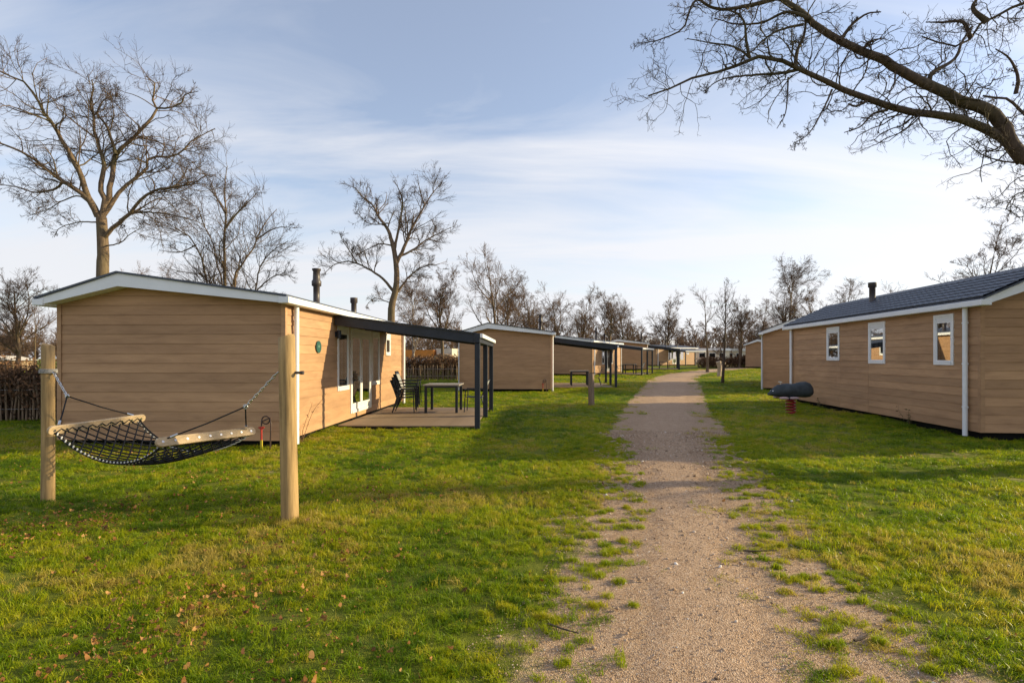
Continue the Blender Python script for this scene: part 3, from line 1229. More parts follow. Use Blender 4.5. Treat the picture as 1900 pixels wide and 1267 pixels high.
# big tree behind the near left cottage
T1 = [([(540, 880), (480, 790), (430, 740), (330, 680), (240, 610), (150, 540), (60, 500), (-20, 470)], 0.144, .03),
      ([(525, 870), (460, 740), (440, 660), (400, 580), (350, 490), (310, 420), (270, 360), (220, 290), (180, 220), (140, 160), (60, 120), (0, 95)], 0.151, .025),
      ([(545, 870), (560, 780), (535, 720), (550, 640), (550, 560), (520, 470), (500, 380), (495, 320), (480, 270), (500, 200), (490, 140)], 0.137, .025),
      ([(545, 880), (590, 720), (600, 640), (620, 540), (680, 480), (760, 400), (820, 330), (835, 290), (810, 230), (830, 170), (780, 120)], 0.144, .025),
      ([(620, 540), (590, 440), (560, 370), (520, 320), (545, 260), (590, 230), (640, 230)], 0.079, .02),
      ([(835, 290), (900, 290), (970, 260), (990, 220), (1060, 200)], 0.050, .015),
      ([(550, 870), (640, 730), (720, 670), (780, 620), (790, 570), (850, 550), (930, 550), (990, 500), (1050, 450), (1150, 400)], 0.108, .02),
      ([(548, 1000), (610, 920), (680, 860), (760, 780), (830, 730), (940, 710), (1010, 700), (1100, 650)], 0.108, .02),
      ([(640, 890), (720, 850), (850, 850), (960, 870), (1060, 900)], 0.058, .015),
      ([(330, 690), (300, 720), (190, 740), (80, 710), (0, 700)], 0.058, .015),
      ([(480, 800), (420, 760), (330, 790), (260, 830), (170, 860)], 0.043, .012),
      ([(548, 1030), (640, 1010), (700, 960), (760, 930)], 0.036, .012),
      ([(520, 900), (420, 900), (320, 930), (290, 980)], 0.036, .012)]
SPEC_BIG = [(19, .26, 50, .40, .5, .013, .034, 3.4, 8, .20, .03, 5, .3), (9, .16, 46, .5, .55, .008, .017, 1.7, 5, .18, .03, 3, .45), (5, .15, 42, .55, .6, .006, .008, .9, 3, .16, .05, 3, .6)]
traced_tree('bare_tree', 'largest spreading bare tree at the left, rising behind the hammock cottage', 24, [(548, 1180), (552, 1080), (548, 980), (542, 875)], T1, .285, SPEC_BIG, 3, ZM5, 190, ('bark', 'twig'))
T2 = [([(1205, 1230), (1200, 1100), (1200, 950), (1205, 850), (1200, 740), (1215, 600)], .20, .02, .1, 0, 'base'),
      ([(1105, 1215), (1080, 1100), (1050, 1020), (970, 950), (880, 890), (840, 860)], .13, .02, -.5, -.4, 'base'),
      ([(1185, 1220), (1150, 1100), (1120, 980), (1080, 900), (1060, 820)], .10, .02, .5, .4, 'base'),
      ([(1255, 1230), (1280, 1150), (1340, 1060), (1370, 990), (1420, 900), (1480, 830)], .15, .02, .5, .3, 'base'),
      ([(1365, 1260), (1380, 1160), (1430, 1080), (1500, 1020), (1540, 1000)], .10, .02, -.6, -.4, 'base'),
      ([(1375, 1260), (1460, 1190), (1530, 1180), (1580, 1200)], .05, .012, -.3, -.5),
      ([(1205, 930), (1260, 860), (1320, 800), (1380, 740)], .09, .015), ([(1205, 850), (1150, 760), (1090, 700)], .08, .015),
      ([(1370, 990), (1480, 930), (1590, 930)], .06, .012), ([(1050, 1020), (960, 1060), (850, 1050)], .05, .012)]
SPEC_MID = [(17, .2, 44, .36, .5, .016, .045, 3.4, 7, .19, .05, 4, .3), (8, .15, 42, .55, .55, .010, .018, 2.0, 5, .13, .06, 3, .45), (4, .15, 38, .6, .6, .007, .010, 1.1, 3, .12, .06, 3, .6)]
traced_tree('bare_tree', 'many-stemmed bare tree right of the largest tree, behind the left cottage roof', 34, None, T2, .2, SPEC_MID, 4, ZM5, 428, ('bark', 'twig'))
T3 = [([(425, 430), (400, 360), (350, 290), (320, 230), (260, 180), (230, 140)], 0.133, .02), ([(450, 540), (480, 480), (520, 380), (560, 300), (610, 220), (650, 160), (690, 120)], 0.133, .02),
      ([(455, 510), (520, 480), (590, 430), (660, 390), (740, 350)], 0.086, .018), ([(430, 690), (370, 620), (310, 580), (240, 545), (180, 530), (100, 560), (70, 590)], 0.101, .018),
      ([(450, 700), (530, 600), (600, 560), (680, 545)], 0.086, .018), ([(435, 480), (470, 300), (480, 200), (440, 110)], 0.101, .02), ([(240, 545), (200, 480), (160, 420), (140, 370)], 0.047, .012),
      ([(430, 450), (360, 440), (290, 470), (230, 500)], 0.055, .012), ([(405, 330), (300, 330), (220, 250)], 0.047, .012), ([(600, 240), (570, 140), (560, 70)], 0.039, .012), ([(430, 760), (330, 730), (280, 780)], 0.039, .012)]
traced_tree('bare_tree', 'tall bare tree standing behind the nearest canopy', 34, [(420, 850), (425, 760), (445, 680), (450, 600), (440, 500), (425, 430)], T3, .28, SPEC_MID, 5, ZM6, 728, ('bark', 'twig'), tr_end=.5)

# tree right of the frame whose limbs reach over the lawn
BASE_R = np.array([11.9, 8.6, 0])
A_ = [(1900, 790), (1820, 690), (1740, 660), (1640, 610), (1520, 570), (1400, 545), (1290, 540), (1200, 510), (1130, 480), (1030, 450), (900, 400), (820, 345), (760, 320), (680, 300), (560, 280), (500, 330), (420, 350), (300, 370), (180, 430), (60, 470)]
TRK = [(11.9, 8.6, -.2), (11.85, 8.6, 1.2), (11.6, 8.55, 2.3), (10.7, 8.4, 3.0), (9.3, 8.15, 3.7)]
TO = [(A_, .15, .010, -.04, 0, TRK[1:]),
      ([(1900, 785), (1835, 705), (1790, 605), (1700, 530), (1600, 500), (1500, 450), (1400, 400), (1280, 340), (1200, 290), (1100, 250), (1000, 200), (900, 140), (820, 70), (750, 20), (650, -40)], .105, .036, .12, -.05),
      ([(2300, 60), (2050, 0), (1900, 15), (1800, 60), (1700, 110), (1620, 210), (1540, 230), (1480, 200), (1400, 180)], .085, .01, .25, .3, [(11.85, 8.6, 1.9), (11.6, 8.7, 3.8), (10.9, 8.9, 5.4)]),
      ([(2100, 700), (1980, 620), (1900, 560), (1840, 500), (1770, 480), (1700, 470)], .08, .015, .4, .3, [(11.6, 8.6, 2.6), (10.4, 8.6, 3.7)]),
      ([(780, 330), (790, 250), (820, 180), (830, 100), (800, 40)], .032, .012, .6), ([(555, 285), (540, 200), (530, 110), (480, 60), (380, 40)], .026, .008, -.4),
      ([(820, 120), (700, 150), (620, 200), (570, 250), (470, 300)], .022, .006, .5), ([(700, -10), (500, 40), (380, 40), (300, 0), (260, 60), (230, 140), (130, 190), (30, 215)], .035, .006, -.5),
      ([(1000, 200), (1060, 120), (1130, 70), (1200, 60)], .03, .008, -.7), ([(1440, 430), (1450, 360), (1560, 290), (1600, 200), (1650, 130)], .04, .01, .8),
      ([(1860, 460), (1870, 380), (1830, 290), (1760, 240)], .03, .008, -.6), ([(1720, 110), (1650, 40), (1700, -40)], .05, .012, .3, .3), ([(1640, 190), (1600, 110), (1500, 110), (1420, 110)], .035, .008, -.3, .3),
      ([(560, 285), (480, 230), (360, 210), (250, 190)], .018, .006, .6), ([(780, 345), (700, 360), (560, 370), (420, 390), (330, 450)], .025, .006, -.8),
      ([(1140, 490), (1080, 520), (1040, 510)], .025, .012, -.5), ([(1230, 540), (1160, 560), (1100, 620), (1020, 650)], .022, .006, -.8), ([(960, 440), (920, 530), (850, 650), (770, 705)], .016, .005, -.6),
      ([(745, 380), (740, 480), (730, 560), (690, 630)], .014, .005, -.4), ([(1300, 560), (1210, 590), (1180, 660)], .014, .005, .4), ([(1400, 560), (1320, 600), (1300, 660)], .012, .005, -.4),
      ([(1900, 800), (1800, 790), (1700, 760), (1600, 690)], .016, .005, -.9), ([(2000, 900), (1930, 930), (1850, 960), (1810, 1030)], .03, .006, -.7, -.5, [(9.3, 8.1, 3.65), (8.6, 7.7, 3.7)]),
      ([(2000, 900), (1960, 1010), (1900, 1050)], .02, .006, -.5, -.5),
      ([(1100, 250), (1160, 200), (1220, 190)], .02, .007, -.8), ([(1270, 350), (1260, 430), (1210, 470)], .014, .006, -.6), ([(850, 90), (740, 60), (620, 110), (500, 120), (380, 90)], .028, .007, .7)]
SPEC_NEAR = [(22, .10, 64, .22, .42, .005, .012, .95, 9, .30, -.015, 4, .4), (6.5, .15, 55, .42, .55, .0034, .006, .42, 6, .32, .06, 3, .5), (3.6, .2, 50, .48, .65, .0026, .0036, .18, 4, .30, .12, 3, .7)]


def rest_of_crown(r, wood, crown):
    # the trunk and the part of the crown outside the picture
    P, ln = catmull(TRK[:3], 9)
    wood.add(*tube_batch(P[None], np.interp(np.linspace(0, 1, 9), [0, .1, 1], [.42, .31, .26])[None], 10))
    st = np.array([[11.7, 8.6, 2.2]] * 3) + r.normal(0, .06, (3, 3))
    d = np.array([[1.4, .15, .75], [1.3, .55, .6], [1.2, -.1, .9]])
    d /= np.linalg.norm(d, axis=1, keepdims=True)
    ln = r.uniform(5.5, 7, 3)
    P = march(r, st, d, ln, 16, .07, .0)
    Rr = taper(np.full(3, .13), 16, .15)
    wood.add(*tube_batch(P, Rr, 6))
    levels(r, crown, P, Rr, ln, [(7, .45, 50, .3, .4, .010, .03, 2, 6, .2, .03, 4, .4), (4, .2, 45, .45, .5, .005, .012, .8, 4, .2, .04, 3, .5)])


traced_tree('overhanging_tree', 'bare tree at the right edge whose dark limbs reach over the path', 8.0, None, TO, .3, SPEC_NEAR, 11, ZM7, 0, ('bark_dark', 'bark_dark'), depth=.22, base=BASE_R, S_=34, extra=rest_of_crown, group='bare winter trees')


def grown_tree(seed, h, r0, spec_limb, spec, clear=.3, lean=.03, up=.05, droop=False):
    """a generic bare tree at the origin, returned as two meshes' arrays"""
    r = np.random.default_rng(seed)
    wood, crown = Geo(), Geo()
    P = march(r, np.zeros((1, 3)) + [[0, 0, -.15]], np.array([[r.normal(0, .05), r.normal(0, .05), 1.]]), np.array([h * .86]), 14, lean, .05)
    Rr = (r0 * np.interp(np.linspace(0, 1, 15), [0, .05, .15, 1], [1.5, 1.15, 1, .14]))[None]
    wood.add(*tube_batch(P, Rr, 8))
    k, ang, ratio = spec_limb
    st, d, l2, r2 = sprout(r, P, Rr, np.array([h]), k, clear, ang, ratio, .62, .02)
    P2 = march(r, st, d, l2, 9, .12, up)
    R2 = taper(r2, 9, .18)
    wood.add(*tube_batch(P2, R2, 5))
    levels(r, crown, np.concatenate([P2]), np.concatenate([R2]), l2, spec)
    return wood, crown


SP_A = [(11, .12, 44, .42, .5, .014, .035, 2.4, 6, .19, .05, 4, .35), (7, .15, 40, .58, .55, .010, .015, 1.5, 4, .12, .06, 3, .5), (3.2, .2, 36, .6, .65, .007, .009, .9, 3, .11, .06, 3, .7)]
SP_B = [(10, .12, 38, .46, .5, .011, .03, 2.6, 6, .10, .02, 4, .35), (8, .12, 36, .6, .55, .008, .012, 1.7, 5, .08, -.05, 3, .5), (3.5, .15, 34, .6, .65, .006, .008, 1.0, 3, .08, -.08, 3, .7)]
SP_Y = [(7, .12, 40, .42, .55, .008, .02, 1.4, 5, .17, .06, 4, .4), (6, .1, 42, .5, .6, .006, .009, .7, 4, .2, .05, 3, .6)]
KINDS = {}
for key, args in dict(oak1=(21, 10, .20, (24, 48, .46), SP_A, .28), oak2=(22, 10, .19, (22, 42, .45), SP_A, .3), oak3=(23, 10, .18, (26, 36, .42), SP_A, .22),
                      oak4=(27, 10, .20, (20, 52, .5), SP_A, .35), birch1=(24, 10, .13, (22, 34, .36), SP_B, .25), birch2=(25, 10, .12, (20, 30, .34), SP_B, .3),
                      young=(26, 7, .085, (20, 36, .34), SP_Y, .27), slim=(28, 10, .12, (16, 30, .36), SP_Y, .35)).items():
    wo, cr = grown_tree(args[0], args[1], args[2], args[3], args[4], args[5], lean=.05 if key != 'young' else .02)
    mt = ('birch', 'twig_warm') if key.startswith('birch') else (('bark_dark', 'twig') if key == 'young' else ('bark', 'twig_warm'))
    V, Q = wo.arrays(); V2, Q2 = cr.arrays()
    KINDS[key] = (fast_mesh('trunk', V, Q, True, mt[0]), fast_mesh('crown', V2, Q2, True, mt[1]), max(V[:, 2].max(), V2[:, 2].max()))


def plant_tree(kind, px, Z, top_py, label, rz=None, wide=1.0, group='bare winter trees', name='bare_tree'):
    x = (px - CX) / F * Z
    g = tz(x, Z)
    h = EYE + (HY - top_py) / F * Z - g
    tm, cm, mh = KINDS[kind]
    s = h / mh
    root = empty(name, (x, Z, g), rng.uniform(0, 6.28) if rz is None else rz, label, 'tree', group)
    root.scale = (s * wide, s * wide, s)
    link(bpy.data.objects.new('trunk', tm), root)
    link(bpy.data.objects.new('crown', cm), root)


for row in [
    ('oak1', 28, 33, 462, 'bare tree at the far left edge above the hedge', None, 1.0),
    ('slim', 66, 40, 540, 'slender bare tree between the left edge and the hammock post', None, .9),
    ('oak3', 268, 60, 478, 'small distant bare crown peeking over the left cottage ridge', None, 1.0),
    ('oak3', 318, 66, 488, 'small distant bare crown right of the ridge, over the left cottage roof', None, 1.0),
    ('birch1', 768, 38, 500, 'pale slender tree standing right of the tall tree behind the canopy', None, 1.0),
    ('oak2', 826, 42, 487, 'pale-stemmed bare tree above the outer canopy corner', None, .9),
    ('oak4', 915, 46, 448, 'dark bare tree rising left of the second left cottage roof', None, .85),
    ('oak2', 950, 54, 500, 'bare tree directly behind the second left cottage ridge', None, 1.0),
    ('oak3', 990, 64, 512, 'reddish twiggy bare tree behind the second cottage flue', None, 1.1),
    ('oak1', 1030, 70, 520, 'bare tree above the canopy of the second left cottage', None, 1.0),
    ('oak3', 1078, 72, 523, 'dense bare tree above the third left cottage flues', None, 1.0),
    ('oak2', 1128, 80, 533, 'bare tree above the end of the third left cottage', None, 1.0),
    ('oak1', 1160, 84, 540, 'bare tree just left of the gap above the fourth cottage', None, .9),
    ('oak3', 1236, 92, 534, 'lone round-crowned bare tree over the farthest cottage', None, 1.0),
    ('slim', 1312, 50, 525, 'slender bare tree at the right end of the farthest cottage', None, 1.2),
    ('oak2', 1372, 66, 548, 'bare tree behind the young lawn tree', None, 1.0),
    ('birch2', 1412, 70, 548, 'birch left of the taller birch behind the right row', None, 1.2),
    ('birch1', 1458, 48, 468, 'tall drooping birch above the second right cottage', None, .95),
    ('oak3', 1515, 62, 520, 'bare tree left of the flue on the right cottage', None, 1.2),
    ('birch2', 1565, 52, 508, 'bare birch behind the flue on the right cottage', None, 1.2),
    ('slim', 1655, 44, 514, 'small bare treetop above the right cottage ridge', None, 1.2),
    ('oak3', 1812, 34, 403, 'broad bare treetop above the right cottage roof near the edge', None, 1.1),
]:
    plant_tree(row[0], row[1], row[2], row[3], row[4], row[5], row[6])
plant_tree('young', 1340, 32.5, 512, 'young tree standing alone on the lawn right of the path', .8, 1.0)


def woodland():
    r = np.random.default_rng(99)
    protos = []
    for s in range(5):
        wo, cr = grown_tree(200 + s, 9, .13, (15, 34, .42), [(7, .1, 40, .42, .55, .035, .06, 3, 4, .2, .04, 3, .4), (6, .1, 42, .5, .6, .028, .03, 1.6, 3, .22, .03, 3, .6)], .08)
        V, Q = wo.arrays(); V2, Q2 = cr.arrays()
        protos.append((np.concatenate([V, V2]), np.concatenate([Q, Q2 + len(V)])))
    VV, QQ, n = [], [], 0
    for row, (Y0, cnt, hs) in enumerate(((94, 95, .66), (106, 95, .84), (122, 85, 1.02))):
        for i in range(cnt):
            x = -Y0 * 1.02 + 2.04 * Y0 * (i + r.random()) / cnt
            y = Y0 + r.uniform(-5, 5)
            V, Q = protos[r.integers(5)]
            a = r.uniform(0, 6.28)
            s = hs * r.uniform(.75, 1.15)
            m = np.array([[math.cos(a), -math.sin(a), 0], [math.sin(a), math.cos(a), 0], [0, 0, 1]])
            VV.append((V * s * np.array([1.35, 1.35, 1])) @ m.T + [x, y, .35]); QQ.append(Q + n); n += len(V)
    o = link(bpy.data.objects.new('far_woodland', fast_mesh('far_woodland', np.concatenate(VV), np.concatenate(QQ), False, 'twig_warm')))
    tag(o, 'brown bare woodland closing the view behind the cottages', 'woodland', None, 'stuff')


woodland()

# ------------------------------------------------------------------ hedges and paling fences


def hedge(name, label, a, b, h, thick, n_leaf, n_twig, seed, leaf=.05):
    r = np.random.default_rng(seed)
    a, b = np.array(a, float), np.array(b, float)
    d = b - a; ln = np.linalg.norm(d); d /= ln
    nrm = np.array([-d[1], d[0]])
    root = empty(name, (a[0], a[1], tz(*a)), 0, label, 'hedge')
    org = np.array([a[0], a[1], tz(*a)])
    # twigs
    s = r.random(n_twig) * ln; t = r.normal(0, thick * .28, n_twig)
    st = np.stack([a[0] + d[0] * s + nrm[0] * t, a[1] + d[1] * s + nrm[1] * t, np.full(n_twig, org[2] - .05)], 1)
    dr = np.stack([r.normal(0, .22, n_twig), r.normal(0, .22, n_twig), np.ones(n_twig)], 1)
    dr /= np.linalg.norm(dr, axis=1, keepdims=True)
    topn = h * (.86 + .25 * vnoise(s * .9, t * 0 + seed, 3)) * r.uniform(.75, 1.04, n_twig)
    P = march(r, st, dr, topn, 6, .09, .02)
    V, Q = tube_batch(P, taper(np.full(n_twig, .011), 6, .4), 3)
    link(bpy.data.objects.new('branches', fast_mesh('branches', V - org, Q, False, 'hedge_twig')), root)
    # withered leaves held on the twigs
    i = r.integers(0, n_twig, n_leaf); f = np.clip(r.beta(2.0, 1.1, n_leaf), .12, 1) * 5.99
    k = f.astype(int); w = (f - k)[:, None]
    c = P[i, k] * (1 - w) + P[i, k + 1] * w + r.normal(0, .05, (n_leaf, 3))
    u = r.normal(0, 1, (n_leaf, 3)); u /= np.linalg.norm(u, axis=1, keepdims=True)
    v = np.cross(u, r.normal(0, 1, (n_leaf, 3))); v /= np.linalg.norm(v, axis=1, keepdims=True)
    sz = leaf * r.uniform(.6, 1.3, n_leaf)[:, None]
    V = np.stack([c - u * sz, c - v * sz * .5, c + u * sz, c + v * sz * .5], 1).reshape(-1, 3)
    Q = np.arange(n_leaf * 4).reshape(-1, 4)
    tag(link(bpy.data.objects.new('withered_leaves', fast_mesh('withered_leaves', V - org, Q, False, 'hedge_leaf')), root), kind='stuff')


hedge('beech_hedge', 'brown hedge at the far left edge behind the hammock post', (-19.5, 14.0), (-9.6, 14.6), 1.62, .9, 30000, 2200, 1, .05)
hedge('beech_hedge', 'brown hedge seen under the nearest canopy, behind the paling fence', (-12.5, 36.2), (.5, 38.0), 1.75, 1.2, 15000, 1300, 2, .075)
hedge('beech_hedge', 'low brown hedge far behind the young lawn tree', (23, 66), (34, 68), 1.5, 1.6, 7000, 700, 3, .11)


def paling_fence(label, a, b, h, n, seed):
    r = np.random.default_rng(seed)
    root = empty('paling_fence', (a[0], a[1], tz(*a)), 0, label, 'fence', 'paling fences before the hedges')
    me = MB().tube([(0, 0, -.1), (.004, 0, h * .5), (0, .004, h * .93), (0, 0, h)], [.026, .025, .022, .006], 5).mesh('paling', 'paling')
    dx, dy = b[0] - a[0], b[1] - a[1]
    for i in range(n):
        t = (i + r.uniform(-.25, .25)) / n
        o = link(bpy.data.objects.new('paling', me), root)
        o.location = (dx * t, dy * t, tz(a[0] + dx * t, a[1] + dy * t) - tz(*a))
        o.rotation_euler = (r.normal(0, .03), r.normal(0, .06), r.uniform(0, 6))
        o.scale = (r.uniform(.7, 1.3), r.uniform(.7, 1.3), r.uniform(.85, 1.1))
    for z in (.3, .75):
        MB().tube([(dx * t, dy * t - .02, z * h) for t in np.linspace(0, 1, 12)], .004, 4).build('wire', 'steel', root)


paling_fence('weathered paling fence before the hedge at the far left edge', (-15.6, 13.75), (-9.7, 14.3), 1.1, 62, 1)
paling_fence('sunlit paling fence under the nearest canopy, before the hedge', (-10.4, 34.0), (-3.4, 34.6), 1.0, 66, 2)

# ------------------------------------------------------------------ hammock


def round_post(name, label, x, y, h, r, mat, lean=(0, 0), cat='post', group=None):
    z = tz(x, y)
    root = empty(name, (x, y, z), 0, label, cat, group)
    pts, rr = [], []
    for i, t in enumerate(np.linspace(0, 1, 9)):
        pts.append((lean[0] * t + .004 * math.sin(3 * t + x), lean[1] * t, -.2 + (h + .2) * t)); rr.append(r * (1.04 - .06 * t + .01 * math.sin(9 * t)))
    pts.append((lean[0], lean[1], h + .008)); rr.append(r * .93)
    MB().tube(pts, rr, 20).build('shaft', mat, root)
    return root


PL, PR = (-5.37, 6.23), (-2.24, 5.46)
ra = round_post('hammock_post', 'left round timber post carrying the hammock', PL[0], PL[1], 1.80, .064, 'post_wood', (.01, 0), group='hammock posts')
rb = round_post('hammock_post', 'right round timber post carrying the hammock', PR[0], PR[1], 1.86, .082, 'post_wood', (-.045, .0), group='hammock posts')
ZA = 1.49 - tz(*PL)
for root, zz, sgn in ((ra, 1.49, 1), (rb, 1.50, -1)):
    bo = MB()
    bo.tube([(-.11, .015, zz), (.11, -.015, zz)] if sgn < 0 else [(-.09, .02, zz), (.10, -.02, zz)], .014, 10)
    bo.tube([(.105, -.015, zz), (.135, -.018, zz)] if sgn < 0 else [(-.115, .025, zz), (-.088, .02, zz)], .02, 8)
    bo.build('bolt', 'flue', root)

ham = empty('hammock', (-3.95, 5.9, tz(-3.95, 5.9)), 0, 'black net hammock with wooden spreader bars slung between two posts', 'hammock')
HO = np.array(ham.location)


def hl(p): return Vector((p[0] - HO[0], p[1] - HO[1], p[2] - HO[2]))


LN, LF = Vector((-4.83, 5.60, .885)), Vector((-4.51, 6.62, .91))
RN, RF = Vector((-3.44, 5.20, .825)), Vector((-2.94, 6.16, .81))
for (n_, f_, tilt) in ((LN, LF, Vector((.25, 0, 1))), (RN, RF, Vector((-.55, -.1, 1)))):
    n_, f_ = hl(n_), hl(f_)
    ax_ = (f_ - n_).normalized()
    up_ = (tilt - ax_ * tilt.dot(ax_)).normalized()
    sd_ = ax_.cross(up_)
    ln_ = (f_ - n_).length
    hh, tt = .047, .018
    ring = []
    for k in range(9):
        a = math.pi / 2 + math.pi * k / 8
        ring.append((hh + hh * math.cos(a) - .0, hh * math.sin(a)))
    for k in range(9):
        a = -math.pi / 2 + math.pi * k / 8
        ring.append((ln_ - hh + hh * math.cos(a), hh * math.sin(a)))
    m = len(ring)
    vs = [n_ + ax_ * u + up_ * v + sd_ * s for s in (-tt, tt) for (u, v) in ring]
    b = MB().add(vs, [tuple(range(m)), tuple(range(2 * m - 1, m - 1, -1))] + [(i, i + m, (i + 1) % m + m, (i + 1) % m) for i in range(m)])
    bar = b.build('spreader_bar', 'bar_wood', ham, .006)
    for k in range(9):
        c = n_ + ax_ * (.06 + (ln_ - .12) * k / 8)
        for s in (-1, 1):
            e = MB()
            e.tube([c + sd_ * s * (tt - .002), c + sd_ * s * (tt + .004)], .013, 10)
            e.build('eyelet', 'steel', bar)

LNl, LFl, RNl, RFl = hl(LN), hl(LF), hl(RN), hl(RF)


def net_pt(u, v):
    """u across from the left bar to the right bar, v from the near edge to the far edge"""
    v2 = .06 + .88 * v
    p = (LNl.lerp(LFl, v2)).lerp(RNl.lerp(RFl, v2), u)
    sag = .335 * (4 * u * (1 - u)) ** .9 * (.80 + .20 * math.sin(math.pi * v))
    mid = LNl.lerp(LFl, .5).lerp(RNl.lerp(RFl, .5), u)
    p = p.lerp(Vector((mid.x, mid.y, p.z)), .10 * 4 * u * (1 - u))
    return Vector((p.x, p.y, p.z - sag - .02))


net = MB()
nv, nu = 8, 14
for k in range(-nu, nv + 1):
    for sg in (1, -1):
        pts = []
        for q in range(0, 61):
            u = q / 60
            v = (k + u * nu) / nv if sg > 0 else (nv - k - u * nu) / nv
            if -.001 <= v <= 1.001:
                pts.append(net_pt(u, min(max(v, 0), 1)))
        if len(pts) > 2: net.tube(pts, .0078, 5)
net.build('net', 'rope_black', ham)
for v in (0, 1):
    er = MB()
    er.tube([net_pt(q / 40, v) for q in range(41)], .0085, 6)
    er.build('edge_rope', 'rope_black', ham)
    lp = MB()
    for q in range(30):
        u = .02 + .96 * q / 29
        c = net_pt(u, v); t = (net_pt(min(u + .02, 1), v) - c).normalized()
        inn = (net_pt(u, .07 if v == 0 else .93) - c).normalized()
        up = t.cross(inn)
        lp.tube([c + t * .024 - inn * .012 + up * .010, c + t * .008 + up * .017, c - t * .012 + inn * .018 + up * .012, c - t * .02 + inn * .034 - up * .004], .0075, 5)
    lp.build('lacing', 'rope_white', ham)
zg = MB()
for (n_, f_, u) in ((LNl, LFl, 0), (RNl, RFl, 1)):
    pts = []
    for k in range(19):
        v = k / 18
        pts.append(net_pt(u, v) + Vector((0, 0, .028 if k % 2 else -.01)) + Vector((.022 if u == 0 else -.022, 0, 0)))
    zg.tube(pts, .006, 5)
zg.build('bar_lacing', 'rope_black', ham)
ringL, ringR = hl((-5.06, 6.13, 1.21)), hl((-2.76, 5.58, 1.14))


def barpt(n_, f_, t): return n_.lerp(f_, t) + Vector((0, 0, .03))


for ring_, post, n_, f_, zz in ((ringL, PL, LNl, LFl, 1.49), (ringR, PR, RNl, RFl, 1.50)):
    p0 = hl((post[0] + (.08 if ring_ is ringL else -.12), post[1] - .02, zz))
    ch = MB()
    dist_ = (ring_ - p0)
    for k in range(11):
        c = p0 + dist_ * (k + .5) / 11
        t = dist_.normalized()
        s = t.cross(Vector((0, 1, 0))).normalized() if k % 2 else t.cross(Vector((0, 1, 0))).normalized().cross(t)
        L2 = dist_.length / 11 * .72
        ch.tube([c + t * L2 * math.cos(a) + s * .011 * math.sin(a) for a in np.linspace(0, 2 * math.pi, 11)[:-1]], .0048, 5, closed=True)
    ch.build('chain', 'steel', ham)
    ri = MB()
    ri.tube([ring_ + Vector((.022 * math.cos(a), 0, .022 * math.sin(a))) for a in np.linspace(0, 2 * math.pi, 15)[:-1]], .005, 6, closed=True)
    ri.tube([ring_ + Vector((-.012, 0, -.012)), ring_ + Vector((.012, 0, .012))], .013, 8)
    ri.build('ring', 'steel', ham)
    for t in (.10, .90):
        e = barpt(n_, f_, t)
        MB().tube([ring_, ring_.lerp(e, .5) + Vector((0, 0, -.012)), e], .0075, 6).build('suspension_rope', 'rope_black', ham)
        d_ = (ring_ - e).normalized()
        MB().tube([e + d_ * .03, e + d_ * .10], .0125, 8).build('rope_clamp', 'steel', ham)
wr = MB()
for k in range(3):
    wr.tube([hl((PL[0] + .01 + .078 * math.cos(a), PL[1] + .078 * math.sin(a), 1.475 + .016 * k)) for a in np.linspace(0, 2 * math.pi, 21)[:-1]], .009, 6, closed=True)
wr.build('post_lashing', 'rope_grey', ham)

# ------------------------------------------------------------------ spring rider (a mole)
MX, MY = 8.12, 15.7
rider = empty('spring_rider', (MX, MY, tz(MX, MY)), R(176), 'dark mole-shaped spring rider on red coil beside the right cottage', 'spring rider')
bd = MB()
prof = [(.66, .012, .012, .575), (.65, .03, .028, .575), (.61, .055, .05, .58), (.55, .095, .09, .605), (.46, .15, .15, .64), (.36, .18, .185, .665), (.22, .195, .205, .675), (.08, .20, .21, .68), (-.02, .195, .20, .675), (-.12, .205, .215, .68), (-.28, .225, .245, .695), (-.42, .225, .25, .695), (-.52, .195, .22, .685), (-.585, .13, .15, .67), (-.61, .05, .06, .665)]
vs, fs = [], []
n = 20
for (x, ry, rz_, zc) in prof:
    for k in range(n):
        a = 2 * math.pi * k / n
        vs.append((x, ry * math.cos(a) * (1 + .04 * math.sin(3 * a + x * 7) + (.22 * math.exp(-((x - .2) / .09) ** 2) + .2 * math.exp(-((x + .3) / .12) ** 2)) * max(0, -math.sin(a + .3 * math.cos(a)))), zc + rz_ * math.sin(a) * (.85 if math.sin(a) < 0 else 1)))
for i in range(len(prof) - 1):
    for k in range(n):
        fs.append((i * n + k, i * n + (k + 1) % n, (i + 1) * n + (k + 1) % n, (i + 1) * n + k))
fs += [tuple(range(n - 1, -1, -1)), tuple(range((len(prof) - 1) * n, len(prof) * n))]
bd.add(vs, fs, True)
bodyo = bd.build('body', 'rubber', rider)
for sx in (-1, 1):
    for px_ in (.27, -.02):
        pw = MB()
        prf = [(.14, .012), (.11, .034), (.04, .045), (-.06, .042), (-.12, .02)]
        vs = []
        for (x, rr) in prf:
            for k in range(10):
                a = 2 * math.pi * k / 10
                vs.append((px_ + x, sx * .215 + rr * 1.3 * math.cos(a), .475 + rr * .95 * math.sin(a)))
        fs = [(i * 10 + k, i * 10 + (k + 1) % 10, (i + 1) * 10 + (k + 1) % 10, (i + 1) * 10 + k) for i in range(4) for k in range(10)] + [tuple(range(9, -1, -1)), tuple(range(40, 50))]
        pw.add(vs, fs, True).build('paw', 'paw', rider)
    MB().tube([(.53, sx * .075, .67), (.54, sx * .088, .675)], .016, 8).build('eye', 'white', rider)
sp = MB()
tn = 4.6
sp.tube([(.125 * math.cos(2 * math.pi * tn * t),   .125 * math.sin(2 * math.pi * tn * t), .04 + .40 * t) for t in np.linspace(0, 1, 120)], .023, 8)
sp.build('spring', 'red_spring', rider)
